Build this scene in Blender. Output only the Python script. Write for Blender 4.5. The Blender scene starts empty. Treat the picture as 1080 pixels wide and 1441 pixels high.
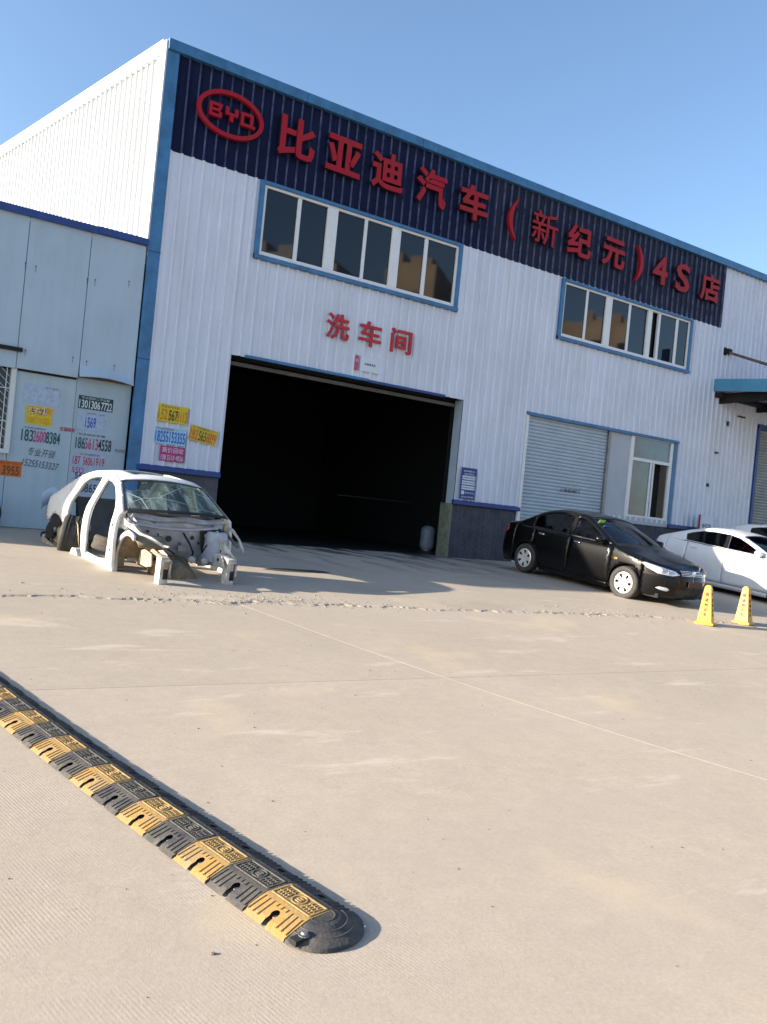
import bpy, bmesh, math, random
import numpy as np
from mathutils import Vector, Matrix
from mathutils.geometry import delaunay_2d_cdt
R = math.radians
random.seed(7)
scene = bpy.context.scene
col = scene.collection

# ------------------------------------------------------------------ camera
CAM = (-3.467, -15.835, 1.55); YAW = 0.53728; PITCH = 0.00117; ROLL = 0.09787
cam_d = bpy.data.cameras.new('camera'); cam = bpy.data.objects.new('camera', cam_d); col.objects.link(cam)
_f = Vector((math.sin(YAW)*math.cos(PITCH), math.cos(YAW)*math.cos(PITCH), math.sin(PITCH)))
_r = Vector((math.cos(YAW), -math.sin(YAW), 0)); _u = _r.cross(_f)
_r2 = _r*math.cos(ROLL) + _u*math.sin(ROLL); _u2 = -_r*math.sin(ROLL) + _u*math.cos(ROLL)
M = Matrix((( _r2.x, _u2.x, -_f.x, CAM[0]), (_r2.y, _u2.y, -_f.y, CAM[1]), (_r2.z, _u2.z, -_f.z, CAM[2]), (0, 0, 0, 1)))
cam.matrix_world = M
cam_d.sensor_fit = 'HORIZONTAL'; cam_d.sensor_width = 36; cam_d.lens = 36*1100/1080
cam_d.clip_end = 2000; cam_d.clip_start = 0.05
scene.camera = cam

# ------------------------------------------------------------------ sky and sun
SUN_ELEV = R(16.8); SUN_PHI = R(15.5)            # light travels along +X, a little towards -Y
world = bpy.data.worlds.new('World'); scene.world = world; world.use_nodes = True
nt = world.node_tree; nt.nodes.clear()
sky = nt.nodes.new('ShaderNodeTexSky'); sky.sky_type = 'NISHITA'; sky.sun_disc = False
sky.sun_elevation = SUN_ELEV; sky.sun_rotation = math.atan2(-math.cos(SUN_PHI), math.sin(SUN_PHI))
sky.air_density = 1.0; sky.dust_density = 1.3; sky.ozone_density = 2.6
bg = nt.nodes.new('ShaderNodeBackground'); bg.inputs['Strength'].default_value = 0.106
wo = nt.nodes.new('ShaderNodeOutputWorld')
nt.links.new(sky.outputs[0], bg.inputs[0]); nt.links.new(bg.outputs[0], wo.inputs[0])
sl = bpy.data.lights.new('sun', 'SUN'); sl.energy = 5.0; sl.angle = R(0.5); sl.color = (1.0, 0.89, 0.73)
sun = bpy.data.objects.new('sun', sl); col.objects.link(sun)
sd = Vector((math.cos(SUN_PHI)*math.cos(SUN_ELEV), -math.sin(SUN_PHI)*math.cos(SUN_ELEV), -math.sin(SUN_ELEV)))
sun.rotation_euler = sd.to_track_quat('-Z', 'Y').to_euler(); sun.location = (-20, 5, 20)
scene.view_settings.view_transform = 'Standard'; scene.view_settings.look = 'None'
scene.view_settings.exposure = 1.57; scene.view_settings.gamma = 1.0
scene.cycles.max_bounces = 6; scene.cycles.transparent_max_bounces = 12

# ------------------------------------------------------------------ materials
def mat(name, c, rough=0.6, metal=0.0, var=0.0, vscale=3.0, c2=None, bump=0.0, bscale=60.0, spec=0.5, coat=0.0, streak=0.0, streak_col=None, ov=0.0):
    m = bpy.data.materials.new(name); m.use_nodes = True
    n = m.node_tree.nodes; l = m.node_tree.links; b = n['Principled BSDF']
    b.inputs['Roughness'].default_value = rough; b.inputs['Metallic'].default_value = metal
    b.inputs['Specular IOR Level'].default_value = spec
    b.inputs['Coat Weight'].default_value = coat; b.inputs['Coat Roughness'].default_value = 0.04
    b.inputs['Base Color'].default_value = (*c, 1)
    geo = n.new('ShaderNodeNewGeometry')
    last = None
    if var > 0 or c2:
        t = n.new('ShaderNodeTexNoise'); t.inputs['Scale'].default_value = vscale; t.inputs['Detail'].default_value = 6
        t.inputs['Roughness'].default_value = 0.62
        l.new(geo.outputs['Position'], t.inputs['Vector'])
        r = n.new('ShaderNodeValToRGB'); r.color_ramp.elements[0].position = 0.33; r.color_ramp.elements[1].position = 0.68
        c2 = c2 or tuple(x*(1-var) for x in c)
        r.color_ramp.elements[0].color = (*c2, 1); r.color_ramp.elements[1].color = (*c, 1)
        l.new(t.outputs['Fac'], r.inputs['Fac']); last = r.outputs['Color']
    if streak > 0:
        mp = n.new('ShaderNodeMapping'); mp.inputs['Scale'].default_value = (5.5, 5.5, 0.35)
        l.new(geo.outputs['Position'], mp.inputs['Vector'])
        t2 = n.new('ShaderNodeTexNoise'); t2.inputs['Scale'].default_value = 1.6; t2.inputs['Detail'].default_value = 5
        l.new(mp.outputs[0], t2.inputs['Vector'])
        r2 = n.new('ShaderNodeValToRGB'); r2.color_ramp.elements[0].position = 0.45; r2.color_ramp.elements[1].position = 0.8
        r2.color_ramp.elements[0].color = (0, 0, 0, 1); r2.color_ramp.elements[1].color = (streak, streak, streak, 1)
        l.new(t2.outputs['Fac'], r2.inputs['Fac'])
        mx = n.new('ShaderNodeMix'); mx.data_type = 'RGBA'
        l.new(r2.outputs['Color'], mx.inputs['Factor'])
        if last: l.new(last, mx.inputs['A'])
        else: mx.inputs['A'].default_value = (*c, 1)
        mx.inputs['B'].default_value = (*(streak_col or (0.22, 0.2, 0.17)), 1); last = mx.outputs['Result']
    if ov > 0:
        oi = n.new('ShaderNodeObjectInfo'); mr_ = n.new('ShaderNodeMapRange'); mr_.inputs['To Min'].default_value = 1-ov; mr_.inputs['To Max'].default_value = 1.0
        l.new(oi.outputs['Random'], mr_.inputs['Value']); mo_ = n.new('ShaderNodeMix'); mo_.data_type = 'RGBA'; mo_.blend_type = 'MULTIPLY'; mo_.inputs['Factor'].default_value = 1
        if last: l.new(last, mo_.inputs['A'])
        else: mo_.inputs['A'].default_value = (*c, 1)
        l.new(mr_.outputs[0], mo_.inputs['B']); last = mo_.outputs['Result']
    if last: l.new(last, b.inputs['Base Color'])
    if bump > 0:
        t3 = n.new('ShaderNodeTexNoise'); t3.inputs['Scale'].default_value = bscale; t3.inputs['Detail'].default_value = 4
        l.new(geo.outputs['Position'], t3.inputs['Vector'])
        bp = n.new('ShaderNodeBump'); bp.inputs['Strength'].default_value = bump; bp.inputs['Distance'].default_value = 0.02
        l.new(t3.outputs['Fac'], bp.inputs['Height']); l.new(bp.outputs[0], b.inputs['Normal'])
    return m

MT = {}
MT['wall'] = mat('white_sheet', (0.70, 0.75, 0.86), 0.45, var=0.10, vscale=0.8, streak=0.34, streak_col=(0.42, 0.42, 0.42), ov=.07)
MT['sidewall'] = mat('white_side_sheet', (0.60, 0.61, 0.62), 0.5, var=0.05, vscale=0.8, spec=.2)
MT['navy'] = mat('navy_sheet', (0.006, 0.010, 0.048), 0.5, var=0.35, vscale=1.5, streak=0.3, streak_col=(0.018, 0.024, 0.07), spec=.12)
MT['navyfade'] = mat('faded_navy_sheet', (0.016, 0.021, 0.050), 0.55, var=0.4, vscale=1.2, streak=0.5, streak_col=(0.045, 0.048, 0.07), spec=.12)
MT['blue'] = mat('blue_trim', (0.045, 0.20, 0.42), 0.45, var=0.4, vscale=3.0, streak=0.5, streak_col=(0.03, 0.09, 0.2))
MT['dblue'] = mat('dark_blue_trim', (0.015, 0.055, 0.24), 0.5, var=0.3, vscale=3.0)
MT['flash'] = mat('pale_flashing', (0.62, 0.64, 0.64), 0.45, var=0.08, vscale=2)
MT['shed'] = mat('pale_blue_panel', (0.41, 0.52, 0.62), 0.5, var=0.14, vscale=0.9, streak=0.3, streak_col=(0.30, 0.38, 0.42), ov=.1)
MT['shedlow'] = mat('pale_panel', (0.42, 0.53, 0.60), 0.5, var=0.16, vscale=0.9, streak=0.35, streak_col=(0.26, 0.36, 0.42), ov=.1)
MT['navyrib'] = mat('worn_skylit_navy_rib', (0.12, 0.145, 0.26), 0.55, var=0.6, vscale=4, c2=(0.02, 0.026, 0.07), spec=.2)  # worn paint plus sky light put into the colour of left rib flanks
MT['rust'] = mat('old_foam', (0.20, 0.15, 0.10), 0.9, var=0.5, vscale=9)
MT['white'] = mat('white_pvc', (0.72, 0.74, 0.76), 0.4, var=0.08, vscale=4)
MT['red'] = mat('sign_red', (0.36, 0.005, 0.028), 0.5, var=0.3, vscale=2.5, c2=(0.30, 0.018, 0.016), spec=.2)
MT['redside'] = mat('sign_red_return', (0.03, 0.006, 0.02), 0.6)
MT['dado'] = mat('dado_render', (0.10, 0.105, 0.125), 0.8, var=0.4, vscale=2.5, bump=0.3)
MT['brick'] = mat('painted_brick', (0.075, 0.075, 0.105), 0.75, var=0.5, vscale=3.0, bump=0.25, streak=0.4, streak_col=(0.12, 0.11, 0.10))
MT['moss'] = mat('mossy_concrete', (0.22, 0.25, 0.18), 0.85, var=0.5, vscale=5, bump=0.3)
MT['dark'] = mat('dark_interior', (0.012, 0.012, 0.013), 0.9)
MT['black'] = mat('black_plastic', (0.012, 0.012, 0.013), 0.55, var=0.3, vscale=8)
MT['steel'] = mat('dull_steel', (0.25, 0.26, 0.27), 0.45, metal=0.6, var=0.3, vscale=6)
MT['galv'] = mat('shutter_steel', (0.44, 0.52, 0.60), 0.45, var=0.14, vscale=2, streak=0.35, streak_col=(0.36, 0.42, 0.48))
MT['greypanel'] = mat('grey_panel', (0.42, 0.46, 0.52), 0.5, var=0.1, vscale=2)
MT['pillar'] = mat('matt_black_pillar', (.006,.006,.007), .6, spec=.05)
MT['glass'] = mat('dark_window_glass', (0.006, 0.008, 0.012), 0.03, spec=0.5)
MT['glasspale'] = mat('pale_window_glass', (0.10, 0.14, 0.17), 0.08, spec=0.8, var=0.4, vscale=1.4)
MT['tank'] = mat('grey_tank', (0.35, 0.38, 0.42), 0.4, var=0.3, vscale=4)
MT['paper'] = mat('white_paper', (0.62, 0.68, 0.76), 0.6)
MT['rubber'] = mat('tyre_rubber', (0.022, 0.021, 0.020), 0.75, var=0.4, vscale=14, c2=(0.04, 0.037, 0.033), bump=0.1)
MT['dustyrubber'] = mat('dusty_tyre', (0.075, 0.062, 0.048), 0.85, var=0.5, vscale=9, c2=(0.03, 0.027, 0.024), bump=0.2)
MT['hub'] = mat('silver_hubcap', (0.62, 0.62, 0.60), 0.35, metal=0.3)
MT['chrome'] = mat('chrome', (0.75, 0.76, 0.78), 0.12, metal=1.0)
MT['lamp'] = mat('headlamp_lens', (0.62, 0.64, 0.68), 0.08, metal=0.55, spec=0.9, coat=1.0)
MT['amber'] = mat('amber_lens', (0.6, 0.16, 0.02), 0.15, coat=0.5)
MT['taillamp'] = mat('tail_lens', (0.25, 0.01, 0.012), 0.12, coat=0.6)
MT['yellow'] = mat('yellow_plastic', (0.68, 0.355, 0.014), 0.5, var=0.4, vscale=14, c2=(.50,.29,.05))
MT['bumpyellow'] = mat('yellow_rubber', (0.335, 0.195, 0.05), 0.8, var=0.4, vscale=11, c2=(0.25, 0.18, 0.10), spec=.3, bump=0.15)
MT['bumpblack'] = mat('black_rubber', (0.034, 0.036, 0.043), 0.75, var=0.45, vscale=9, c2=(0.105, 0.095, 0.08), spec=.3, bump=0.15)
MT['emboss'] = mat('worn_emboss', (0.13, 0.12, 0.10), 0.7, var=0.4, vscale=30)
MT['embossy'] = mat('worn_emboss_yellow', (0.40, 0.27, 0.11), 0.7, var=0.4, vscale=30)
MT['tan'] = mat('tan_render', (0.38, 0.29, 0.20), 0.8, var=0.3, vscale=0.4)
MT['greywall'] = mat('grey_render', (0.3, 0.29, 0.28), 0.8, var=0.3, vscale=0.5)

# ------------------------------------------------------------------ mesh helpers
class MB:
    def __init__(s): s.v = []; s.f = []; s.m = []
    def add(s, v, f, mi=0):
        o = len(s.v); s.v += [tuple(p) for p in v]; s.f += [tuple(i+o for i in q) for q in f]; s.m += [mi]*len(f); return s
    def box(s, x0, x1, y0, y1, z0, z1, mi=0):
        v = [(x0,y0,z0),(x1,y0,z0),(x1,y1,z0),(x0,y1,z0),(x0,y0,z1),(x1,y0,z1),(x1,y1,z1),(x0,y1,z1)]
        return s.add(v, [(0,3,2,1),(4,5,6,7),(0,1,5,4),(1,2,6,5),(2,3,7,6),(3,0,4,7)], mi)
    def tube(s, pts, r, n=8, mi=0, cap=True, ry=None):
        pts = [Vector(p) for p in pts]; rr = r if isinstance(r, (list, tuple)) else [r]*len(pts)
        o = len(s.v); up = Vector((0, 0, 1))
        for i, p in enumerate(pts):
            t = (pts[min(i+1, len(pts)-1)] - pts[max(i-1, 0)]).normalized()
            a = t.cross(up)
            if a.length < 1e-3: a = t.cross(Vector((1, 0, 0)))
            a.normalize(); b = a.cross(t).normalized()
            for k in range(n):
                an = 2*math.pi*(k+0.5)/n
                s.v.append(tuple(p + a*math.cos(an)*rr[i] + b*math.sin(an)*(rr[i] if ry is None else rr[i]*ry)))
        for i in range(len(pts)-1):
            for k in range(n):
                a0 = o+i*n+k; a1 = o+i*n+(k+1) % n
                s.f.append((a0, a1, a1+n, a0+n)); s.m.append(mi)
        if cap:
            s.f.append(tuple(o+k for k in reversed(range(n)))); s.m.append(mi)
            s.f.append(tuple(o+(len(pts)-1)*n+k for k in range(n))); s.m.append(mi)
        return s
    def lathe(s, prof, n=32, axis='z', c=(0,0,0), mi=0, closed=False):
        o = len(s.v); k = len(prof)
        for j in range(n):
            a = 2*math.pi*j/n; ca, sa = math.cos(a), math.sin(a)
            for (r, h) in prof:
                if axis == 'z': p = (r*ca, r*sa, h)
                elif axis == 'y': p = (r*ca, h, r*sa)
                else: p = (h, r*ca, r*sa)
                s.v.append((p[0]+c[0], p[1]+c[1], p[2]+c[2]))
        for j in range(n):
            for i in range(k-1 if not closed else k):
                a = o+j*k+i; b = o+j*k+(i+1) % k; c_ = o+((j+1) % n)*k+(i+1) % k; d = o+((j+1) % n)*k+i
                s.f.append((a, d, c_, b)); s.m.append(mi)
        return s
    def prism(s, poly, fn, d0, d1, mi=0):
        """poly: 2D outline, fn(u,v,d)->3D"""
        n = len(poly); v = [fn(u, w, d0) for u, w in poly] + [fn(u, w, d1) for u, w in poly]
        f = [tuple(range(n)), tuple(range(2*n-1, n-1, -1))] + [(i, (i+1) % n + 0, (i+1) % n + n, i+n)[::-1] for i in range(n)]
        return s.add(v, f, mi)
    def mesh(s, name, mats, smooth=False, fix=True):
        me = bpy.data.meshes.new(name); me.from_pydata(s.v, [], s.f)
        if not isinstance(mats, (list, tuple)): mats = [mats]
        for m in mats: me.materials.append(m)
        if len(mats) > 1: me.polygons.foreach_set('material_index', s.m)
        if fix:
            bm = bmesh.new(); bm.from_mesh(me); bmesh.ops.recalc_face_normals(bm, faces=bm.faces); bm.to_mesh(me); bm.free()
        if smooth: me.polygons.foreach_set('use_smooth', [True]*len(me.polygons))
        me.update(); return me
    def build(s, name, mats, parent=None, smooth=False, fix=True, bevel=0):
        o = bpy.data.objects.new(name, s.mesh(name, mats, smooth, fix)); col.objects.link(o)
        if parent is not None: o.parent = parent
        if bevel:
            bv = o.modifiers.new('bevel', 'BEVEL'); bv.width = bevel; bv.segments = 2; bv.limit_method = 'ANGLE'
        return o
def tag(o, label=None, cat=None, group=None, kind=None):
    if label: o['label'] = label
    if cat: o['category'] = cat
    if group: o['group'] = group
    if kind: o['kind'] = kind
    return o
def empty(name, loc=(0,0,0), rot=(0,0,0)):
    o = bpy.data.objects.new(name, None); col.objects.link(o); o.location = loc; o.rotation_euler = rot; return o
def link_mesh(name, me, parent=None):
    o = bpy.data.objects.new(name, me); col.objects.link(o)
    if parent is not None: o.parent = parent
    return o
def in_poly(p, poly):
    x, y = p; c = False; n = len(poly); j = n-1
    for i in range(n):
        xi, yi = poly[i]; xj, yj = poly[j]
        if (yi > y) != (yj > y) and x < (xj-xi)*(y-yi)/(yj-yi)+xi: c = not c
        j = i
    return c
def dens(poly, d, closed=True):
    out = []; n = len(poly)
    for i in range(n if closed else n-1):
        a = poly[i]; b = poly[(i+1) % n]; L = math.hypot(b[0]-a[0], b[1]-a[1]); k = max(1, int(math.ceil(L/d)))
        for j in range(k): out.append((a[0]+(b[0]-a[0])*j/k, a[1]+(b[1]-a[1])*j/k))
    if not closed: out.append(poly[-1])
    return out
def seg_d2(p, poly):
    best = 9; n = len(poly)
    for i in range(n):
        ax, ay = poly[i]; bx, by = poly[(i+1) % n]; dx, dy = bx-ax, by-ay; L = dx*dx+dy*dy or 1e-9
        t = max(0, min(1, ((p[0]-ax)*dx+(p[1]-ay)*dy)/L)); q = (p[0]-ax-t*dx)**2+(p[1]-ay-t*dy)**2
        if q < best: best = q
    return best
def cdt(outline, holes=(), res=0.06, extra=()):
    """triangulate a 2D region with holes; returns verts2d, tris"""
    outline = dens(outline, res); holes = [dens(h, res) for h in holes]
    pts = list(outline); edges = [(i, (i+1) % len(outline)) for i in range(len(outline))]
    for h in holes:
        o = len(pts); pts += h; edges += [(o+i, o+(i+1) % len(h)) for i in range(len(h))]
    x0 = min(p[0] for p in outline); x1 = max(p[0] for p in outline); y0 = min(p[1] for p in outline); y1 = max(p[1] for p in outline)
    cand = list(extra)
    nx = int((x1-x0)/res); ny = int((y1-y0)/res)
    for i in range(1, nx+1):
        for j in range(1, ny+1):
            cand.append((x0+i*res+(0.5*res if j % 2 else 0)-res*0.25, y0+j*res*0.98))
    lim = (0.3*res)**2
    for p in cand:
        if not in_poly(p, outline) or any(in_poly(p, h) for h in holes): continue
        if seg_d2(p, outline) < lim or any(seg_d2(p, h) < lim for h in holes): continue
        pts.append(p)
    vs, es, fs = delaunay_2d_cdt([Vector(p) for p in pts], edges, [], 0, 1e-6)[:3]
    tris = []
    for f in fs:
        cx = sum(vs[i][0] for i in f)/len(f); cy = sum(vs[i][1] for i in f)/len(f)
        if in_poly((cx, cy), outline) and not any(in_poly((cx, cy), h) for h in holes): tris.append(tuple(f))
    return [tuple(v) for v in vs], tris

# ---- lettering (built-in typeface, turned into meshes while the scene is still small)
_glyph = {}
def glyph(body, offset=0.0, shear=0.0):
    k = (body, offset, shear)
    if k in _glyph: return _glyph[k]
    cu = bpy.data.curves.new('lettering', 'FONT'); cu.body = body; cu.offset = offset; cu.shear = shear; cu.resolution_u = 3
    cu.align_x = 'LEFT'; cu.fill_mode = 'FRONT'; cu.extrude = 0.5
    o = bpy.data.objects.new('lettering', cu); col.objects.link(o)
    dg = bpy.context.evaluated_depsgraph_get(); me = bpy.data.meshes.new_from_object(o.evaluated_get(dg))
    v = [tuple(p.co) for p in me.vertices]; f = [tuple(p.vertices) for p in me.polygons]; nz = [abs(p.normal.z) for p in me.polygons]
    bpy.data.objects.remove(o); bpy.data.curves.remove(cu); bpy.data.meshes.remove(me)
    # remove the back cap
    x0 = min(p[0] for p in v); x1 = max(p[0] for p in v); y0 = min(p[1] for p in v); y1 = max(p[1] for p in v)
    _glyph[k] = ([((p[0]-x0)/(x1-x0), (p[1]-y0)/(y1-y0), p[2]+0.5) for p in v], f, nz)
    return _glyph[k]
BIG = [('比',2.83,.86,.86),('亚',3.98,.86,.80),('迪',5.12,.86,.86),('汽',6.33,.86,.86),('车',7.60,.86,.84),('（',8.86,.24,1.0),('新',9.92,.88,.84),('纪',11.16,.88,.84),('元',12.46,.88,.80),('）',13.50,.24,1.0),('4',14.37,.62,.82),('S',15.36,.62,.82),('店',16.62,.88,.84)]
for ch, *_ in BIG: glyph({'（':'(', '）':')'}.get(ch, ch), 0.022 if ch in '4S（）' else (.008 if ch == '新' else .030))
for ch in '洗车间': glyph(ch, 0.018)
def text_on(name, body, x0, x1, z0, z1, y, depth, mats, parent=None, offset=0.0, shear=0.0, rot=0.0):
    """lettering on a wall facing -Y: fills the box x0..x1, z0..z1; front face at y-depth"""
    v, f, nz = glyph(body, offset, shear)
    mb = MB(); cx, cz = (x0+x1)/2, (z0+z1)/2; cr, sr = math.cos(rot), math.sin(rot)
    vv = []
    for p in v:
        a = (p[0]-.5)*(x1-x0); b = (p[1]-.5)*(z1-z0)
        vv.append((cx+a*cr-b*sr, y-p[2]*depth, cz+a*sr+b*cr))
    mb.v = vv; mb.f = list(f); mb.m = [0 if n > .5 else (1 if isinstance(mats, (list, tuple)) and len(mats) > 1 else 0) for n in nz]
    return mb.build(name, mats, parent, fix=False)

# ------------------------------------------------------------------ ground
ZF = 0.5933
GY = [-1e3,-13.5,-12.2,-11,-9,-6.8,-5.6,-4.5,-3,-1.5,0,1e3]; GZ = [0,0,.022,.06,.17,.33,.43,.51,.578,.590,ZF,ZF]
def gz_raw(y): return float(np.interp(y, GY, GZ))
def gz(y): return sum(gz_raw(y+d) for d in (-.6,-.3,0,.3,.6))/5 if y < -0.7 else gz_raw(y)

def ground_mat(name, base, grooves, stain):
    m = bpy.data.materials.new(name); m.use_nodes = True; n = m.node_tree.nodes; l = m.node_tree.links; b = n['Principled BSDF']
    b.inputs['Roughness'].default_value = 0.85; b.inputs['Specular IOR Level'].default_value = 0.25
    geo = n.new('ShaderNodeNewGeometry'); P = geo.outputs['Position']
    def noise(scale, det=5, rough=0.6, vec=P):
        t = n.new('ShaderNodeTexNoise'); t.inputs['Scale'].default_value = scale; t.inputs['Detail'].default_value = det; t.inputs['Roughness'].default_value = rough
        l.new(vec, t.inputs['Vector']); return t.outputs['Fac']
    def ramp(fac, p0, c0, p1, c1):
        r = n.new('ShaderNodeValToRGB'); r.color_ramp.elements[0].position = p0; r.color_ramp.elements[1].position = p1
        r.color_ramp.elements[0].color = (*c0, 1); r.color_ramp.elements[1].color = (*c1, 1); l.new(fac, r.inputs['Fac']); return r.outputs['Color']
    def mix(fac, a, c, mode='MIX'):
        x = n.new('ShaderNodeMix'); x.data_type = 'RGBA'; x.blend_type = mode
        for val, sock in ((fac, 'Factor'), (a, 'A'), (c, 'B')):
            if isinstance(val, (float, int)): x.inputs[sock].default_value = val
            elif isinstance(val, tuple): x.inputs[sock].default_value = (*val, 1)
            else: l.new(val, x.inputs[sock])
        return x.outputs['Result']
    def math_(op, a, c=None):
        x = n.new('ShaderNodeMath'); x.operation = op
        for i, val in enumerate((a, c)):
            if val is None: continue
            if isinstance(val, (float, int)): x.inputs[i].default_value = val
            else: l.new(val, x.inputs[i])
        return x.outputs[0]
    big = noise(0.35, 6, 0.6); mid = noise(2.2, 6, 0.65); fine = noise(55, 4, 0.7)
    c = ramp(big, .3, tuple(x*.86 for x in base), .7, base)
    c = mix(ramp(mid, .42, (0,0,0), .75, (.45,.45,.45)), c, tuple(x*k for x, k in zip(base, (.82,.83,.86))))
    c = mix(.45, c, ramp(noise(9, 5, .65), .3, (.80,.79,.77), .7, (1,1,1)), 'MULTIPLY')
    c = mix(0.5, c, ramp(fine, .25, (.55,.53,.5), .8, (1,1,1)), 'MULTIPLY')
    # pale scuffs stretched along the traffic
    mp = n.new('ShaderNodeMapping'); mp.inputs['Scale'].default_value = (.5, 2.2, 1); mp.inputs['Rotation'].default_value = (0, 0, R(-12)); l.new(P, mp.inputs['Vector'])
    sc = noise(1.1, 7, .7, mp.outputs[0])
    c = mix(ramp(sc, .59, (0,0,0), .76, (.6,.6,.6)), c, tuple(min(.8, x*1.35) for x in (base[0], base[1]*1.03, base[2]*1.12)))
    # small dark specks
    vo = n.new('ShaderNodeTexVoronoi'); vo.inputs['Scale'].default_value = 4.5; l.new(P, vo.inputs['Vector'])
    c = mix(ramp(vo.outputs['Distance'], .018, (.4,.4,.4), .034, (0,0,0)), c, (.10,.085,.07))
    if stain:
        mp2 = n.new('ShaderNodeMapping'); mp2.inputs['Scale'].default_value = (1.5, .28, 1); mp2.inputs['Rotation'].default_value = (0, 0, R(-24)); l.new(P, mp2.inputs['Vector'])
        st = noise(1.5, 5, .55, mp2.outputs[0])
        sep = n.new('ShaderNodeSeparateXYZ'); l.new(P, sep.inputs[0])
        # wet tracks run out of the wash bay: between x 1.5..9.5 and within 3 m of the door
        mr = n.new('ShaderNodeMapRange'); mr.inputs['From Min'].default_value = -4.4; mr.inputs['From Max'].default_value = -1.2; l.new(sep.outputs['Y'], mr.inputs['Value'])
        mx1 = n.new('ShaderNodeMapRange'); mx1.inputs['From Min'].default_value = 1.2; mx1.inputs['From Max'].default_value = 3.0; l.new(sep.outputs['X'], mx1.inputs['Value'])
        mx2 = n.new('ShaderNodeMapRange'); mx2.inputs['From Min'].default_value = 9.6; mx2.inputs['From Max'].default_value = 7.6; l.new(sep.outputs['X'], mx2.inputs['Value'])
        k = math_('MULTIPLY', math_('MULTIPLY', mr.outputs[0], mx1.outputs[0]), mx2.outputs[0])
        s2 = ramp(st, .49, (0,0,0), .54, (.95,.95,.95))
        c = mix(math_('MULTIPLY', s2, k), c, (.022,.022,.022))
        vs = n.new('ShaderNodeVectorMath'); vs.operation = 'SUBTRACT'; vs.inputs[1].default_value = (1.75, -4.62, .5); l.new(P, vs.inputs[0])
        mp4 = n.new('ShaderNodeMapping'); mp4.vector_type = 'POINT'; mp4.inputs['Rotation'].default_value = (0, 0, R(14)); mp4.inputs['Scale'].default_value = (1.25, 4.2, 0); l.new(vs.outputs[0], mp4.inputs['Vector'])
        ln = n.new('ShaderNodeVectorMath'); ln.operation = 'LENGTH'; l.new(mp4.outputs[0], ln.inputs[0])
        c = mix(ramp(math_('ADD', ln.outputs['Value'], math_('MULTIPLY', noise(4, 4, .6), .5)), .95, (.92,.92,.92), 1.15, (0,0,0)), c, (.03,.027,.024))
        oil = noise(.9, 4, .5)
        c = mix(ramp(oil, .55, (0,0,0), .72, (.45,.45,.45)), c, tuple(x*.55 for x in base))
    mpt = n.new('ShaderNodeMapping'); mpt.inputs['Scale'].default_value = (.16, 1.1, 1); mpt.inputs['Rotation'].default_value = (0, 0, R(4)); l.new(P, mpt.inputs['Vector'])
    c = mix(ramp(noise(.9, 4, .55, mpt.outputs[0]), .48, (0,0,0), .70, (.42,.42,.42)), c, tuple(x*k_ for x, k_ in zip(base, (.74,.75,.78))))
    c = mix(ramp(noise(.8, 3, .5), .60, (0,0,0), .72, (.35,.35,.35)), c, (base[0]*1.12, base[1]*1.05, base[2]*.82))
    oi = n.new('ShaderNodeObjectInfo'); c = mix(1.0, c, ramp(oi.outputs['Random'], 0, (.94,.945,.95), 1, (1,1,1)), 'MULTIPLY')
    l.new(c, b.inputs['Base Color'])
    h = mix(.5, fine, noise(170, 3, .6))
    hb = n.new('ShaderNodeBump'); hb.inputs['Strength'].default_value = .32; hb.inputs['Distance'].default_value = .004; l.new(h, hb.inputs['Height'])
    nrm = hb.outputs[0]
    if grooves:
        mp3 = n.new('ShaderNodeMapping'); mp3.inputs['Rotation'].default_value = (0, 0, R(-15.1)); l.new(P, mp3.inputs['Vector'])
        wv = n.new('ShaderNodeTexWave'); wv.inputs['Scale'].default_value = 21.0; wv.inputs['Distortion'].default_value = .6; wv.inputs['Detail'].default_value = 1.0; wv.inputs['Detail Scale'].default_value = .6
        l.new(mp3.outputs[0], wv.inputs['Vector'])
        sep2 = n.new('ShaderNodeSeparateXYZ'); l.new(mp3.outputs[0], sep2.inputs[0])
        g1 = n.new('ShaderNodeMapRange'); g1.inputs['From Min'].default_value = -4.5; g1.inputs['From Max'].default_value = -5.8; l.new(sep2.outputs['X'], g1.inputs['Value'])
        wear = ramp(noise(1.4, 6, .68), .44, (.03,.03,.03), .62, (1,1,1))
        msk = math_('MULTIPLY', wear, math_('ADD', math_('MULTIPLY', g1.outputs[0], .55), .03))
        gb = n.new('ShaderNodeBump'); gb.inputs['Distance'].default_value = .0007
        l.new(msk, gb.inputs['Strength']); l.new(wv.outputs['Fac'], gb.inputs['Height']); l.new(nrm, gb.inputs['Normal']); nrm = gb.outputs[0]
    l.new(nrm, b.inputs['Normal'])
    return m
MT['road'] = ground_mat('worn_concrete', (0.53, 0.45, 0.365), True, False)
MT['apron'] = ground_mat('dusty_apron_concrete', (0.50, 0.43, 0.35), False, True)
MT['joint'] = mat('joint_filler', (0.30, 0.25, 0.20), 0.9, var=0.3, vscale=20)

# base sheet, reaching the horizon
ys = [-600,-120,-40,-20,-16] + [-15+.3*i for i in range(51)] + [3, 12, 40, 150, 600]
xs = [-600,-120,-40,-20,-8,0,8,20,40,120,600]
mb = MB()
mb.add([(x, y, gz(y)-.009) for y in ys for x in xs], [(j*len(xs)+i, j*len(xs)+i+1, (j+1)*len(xs)+i+1, (j+1)*len(xs)+i) for j in range(len(ys)-1) for i in range(len(xs)-1)])
tag(mb.build('ground', MT['joint'], fix=False, smooth=True), kind='structure')
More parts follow.
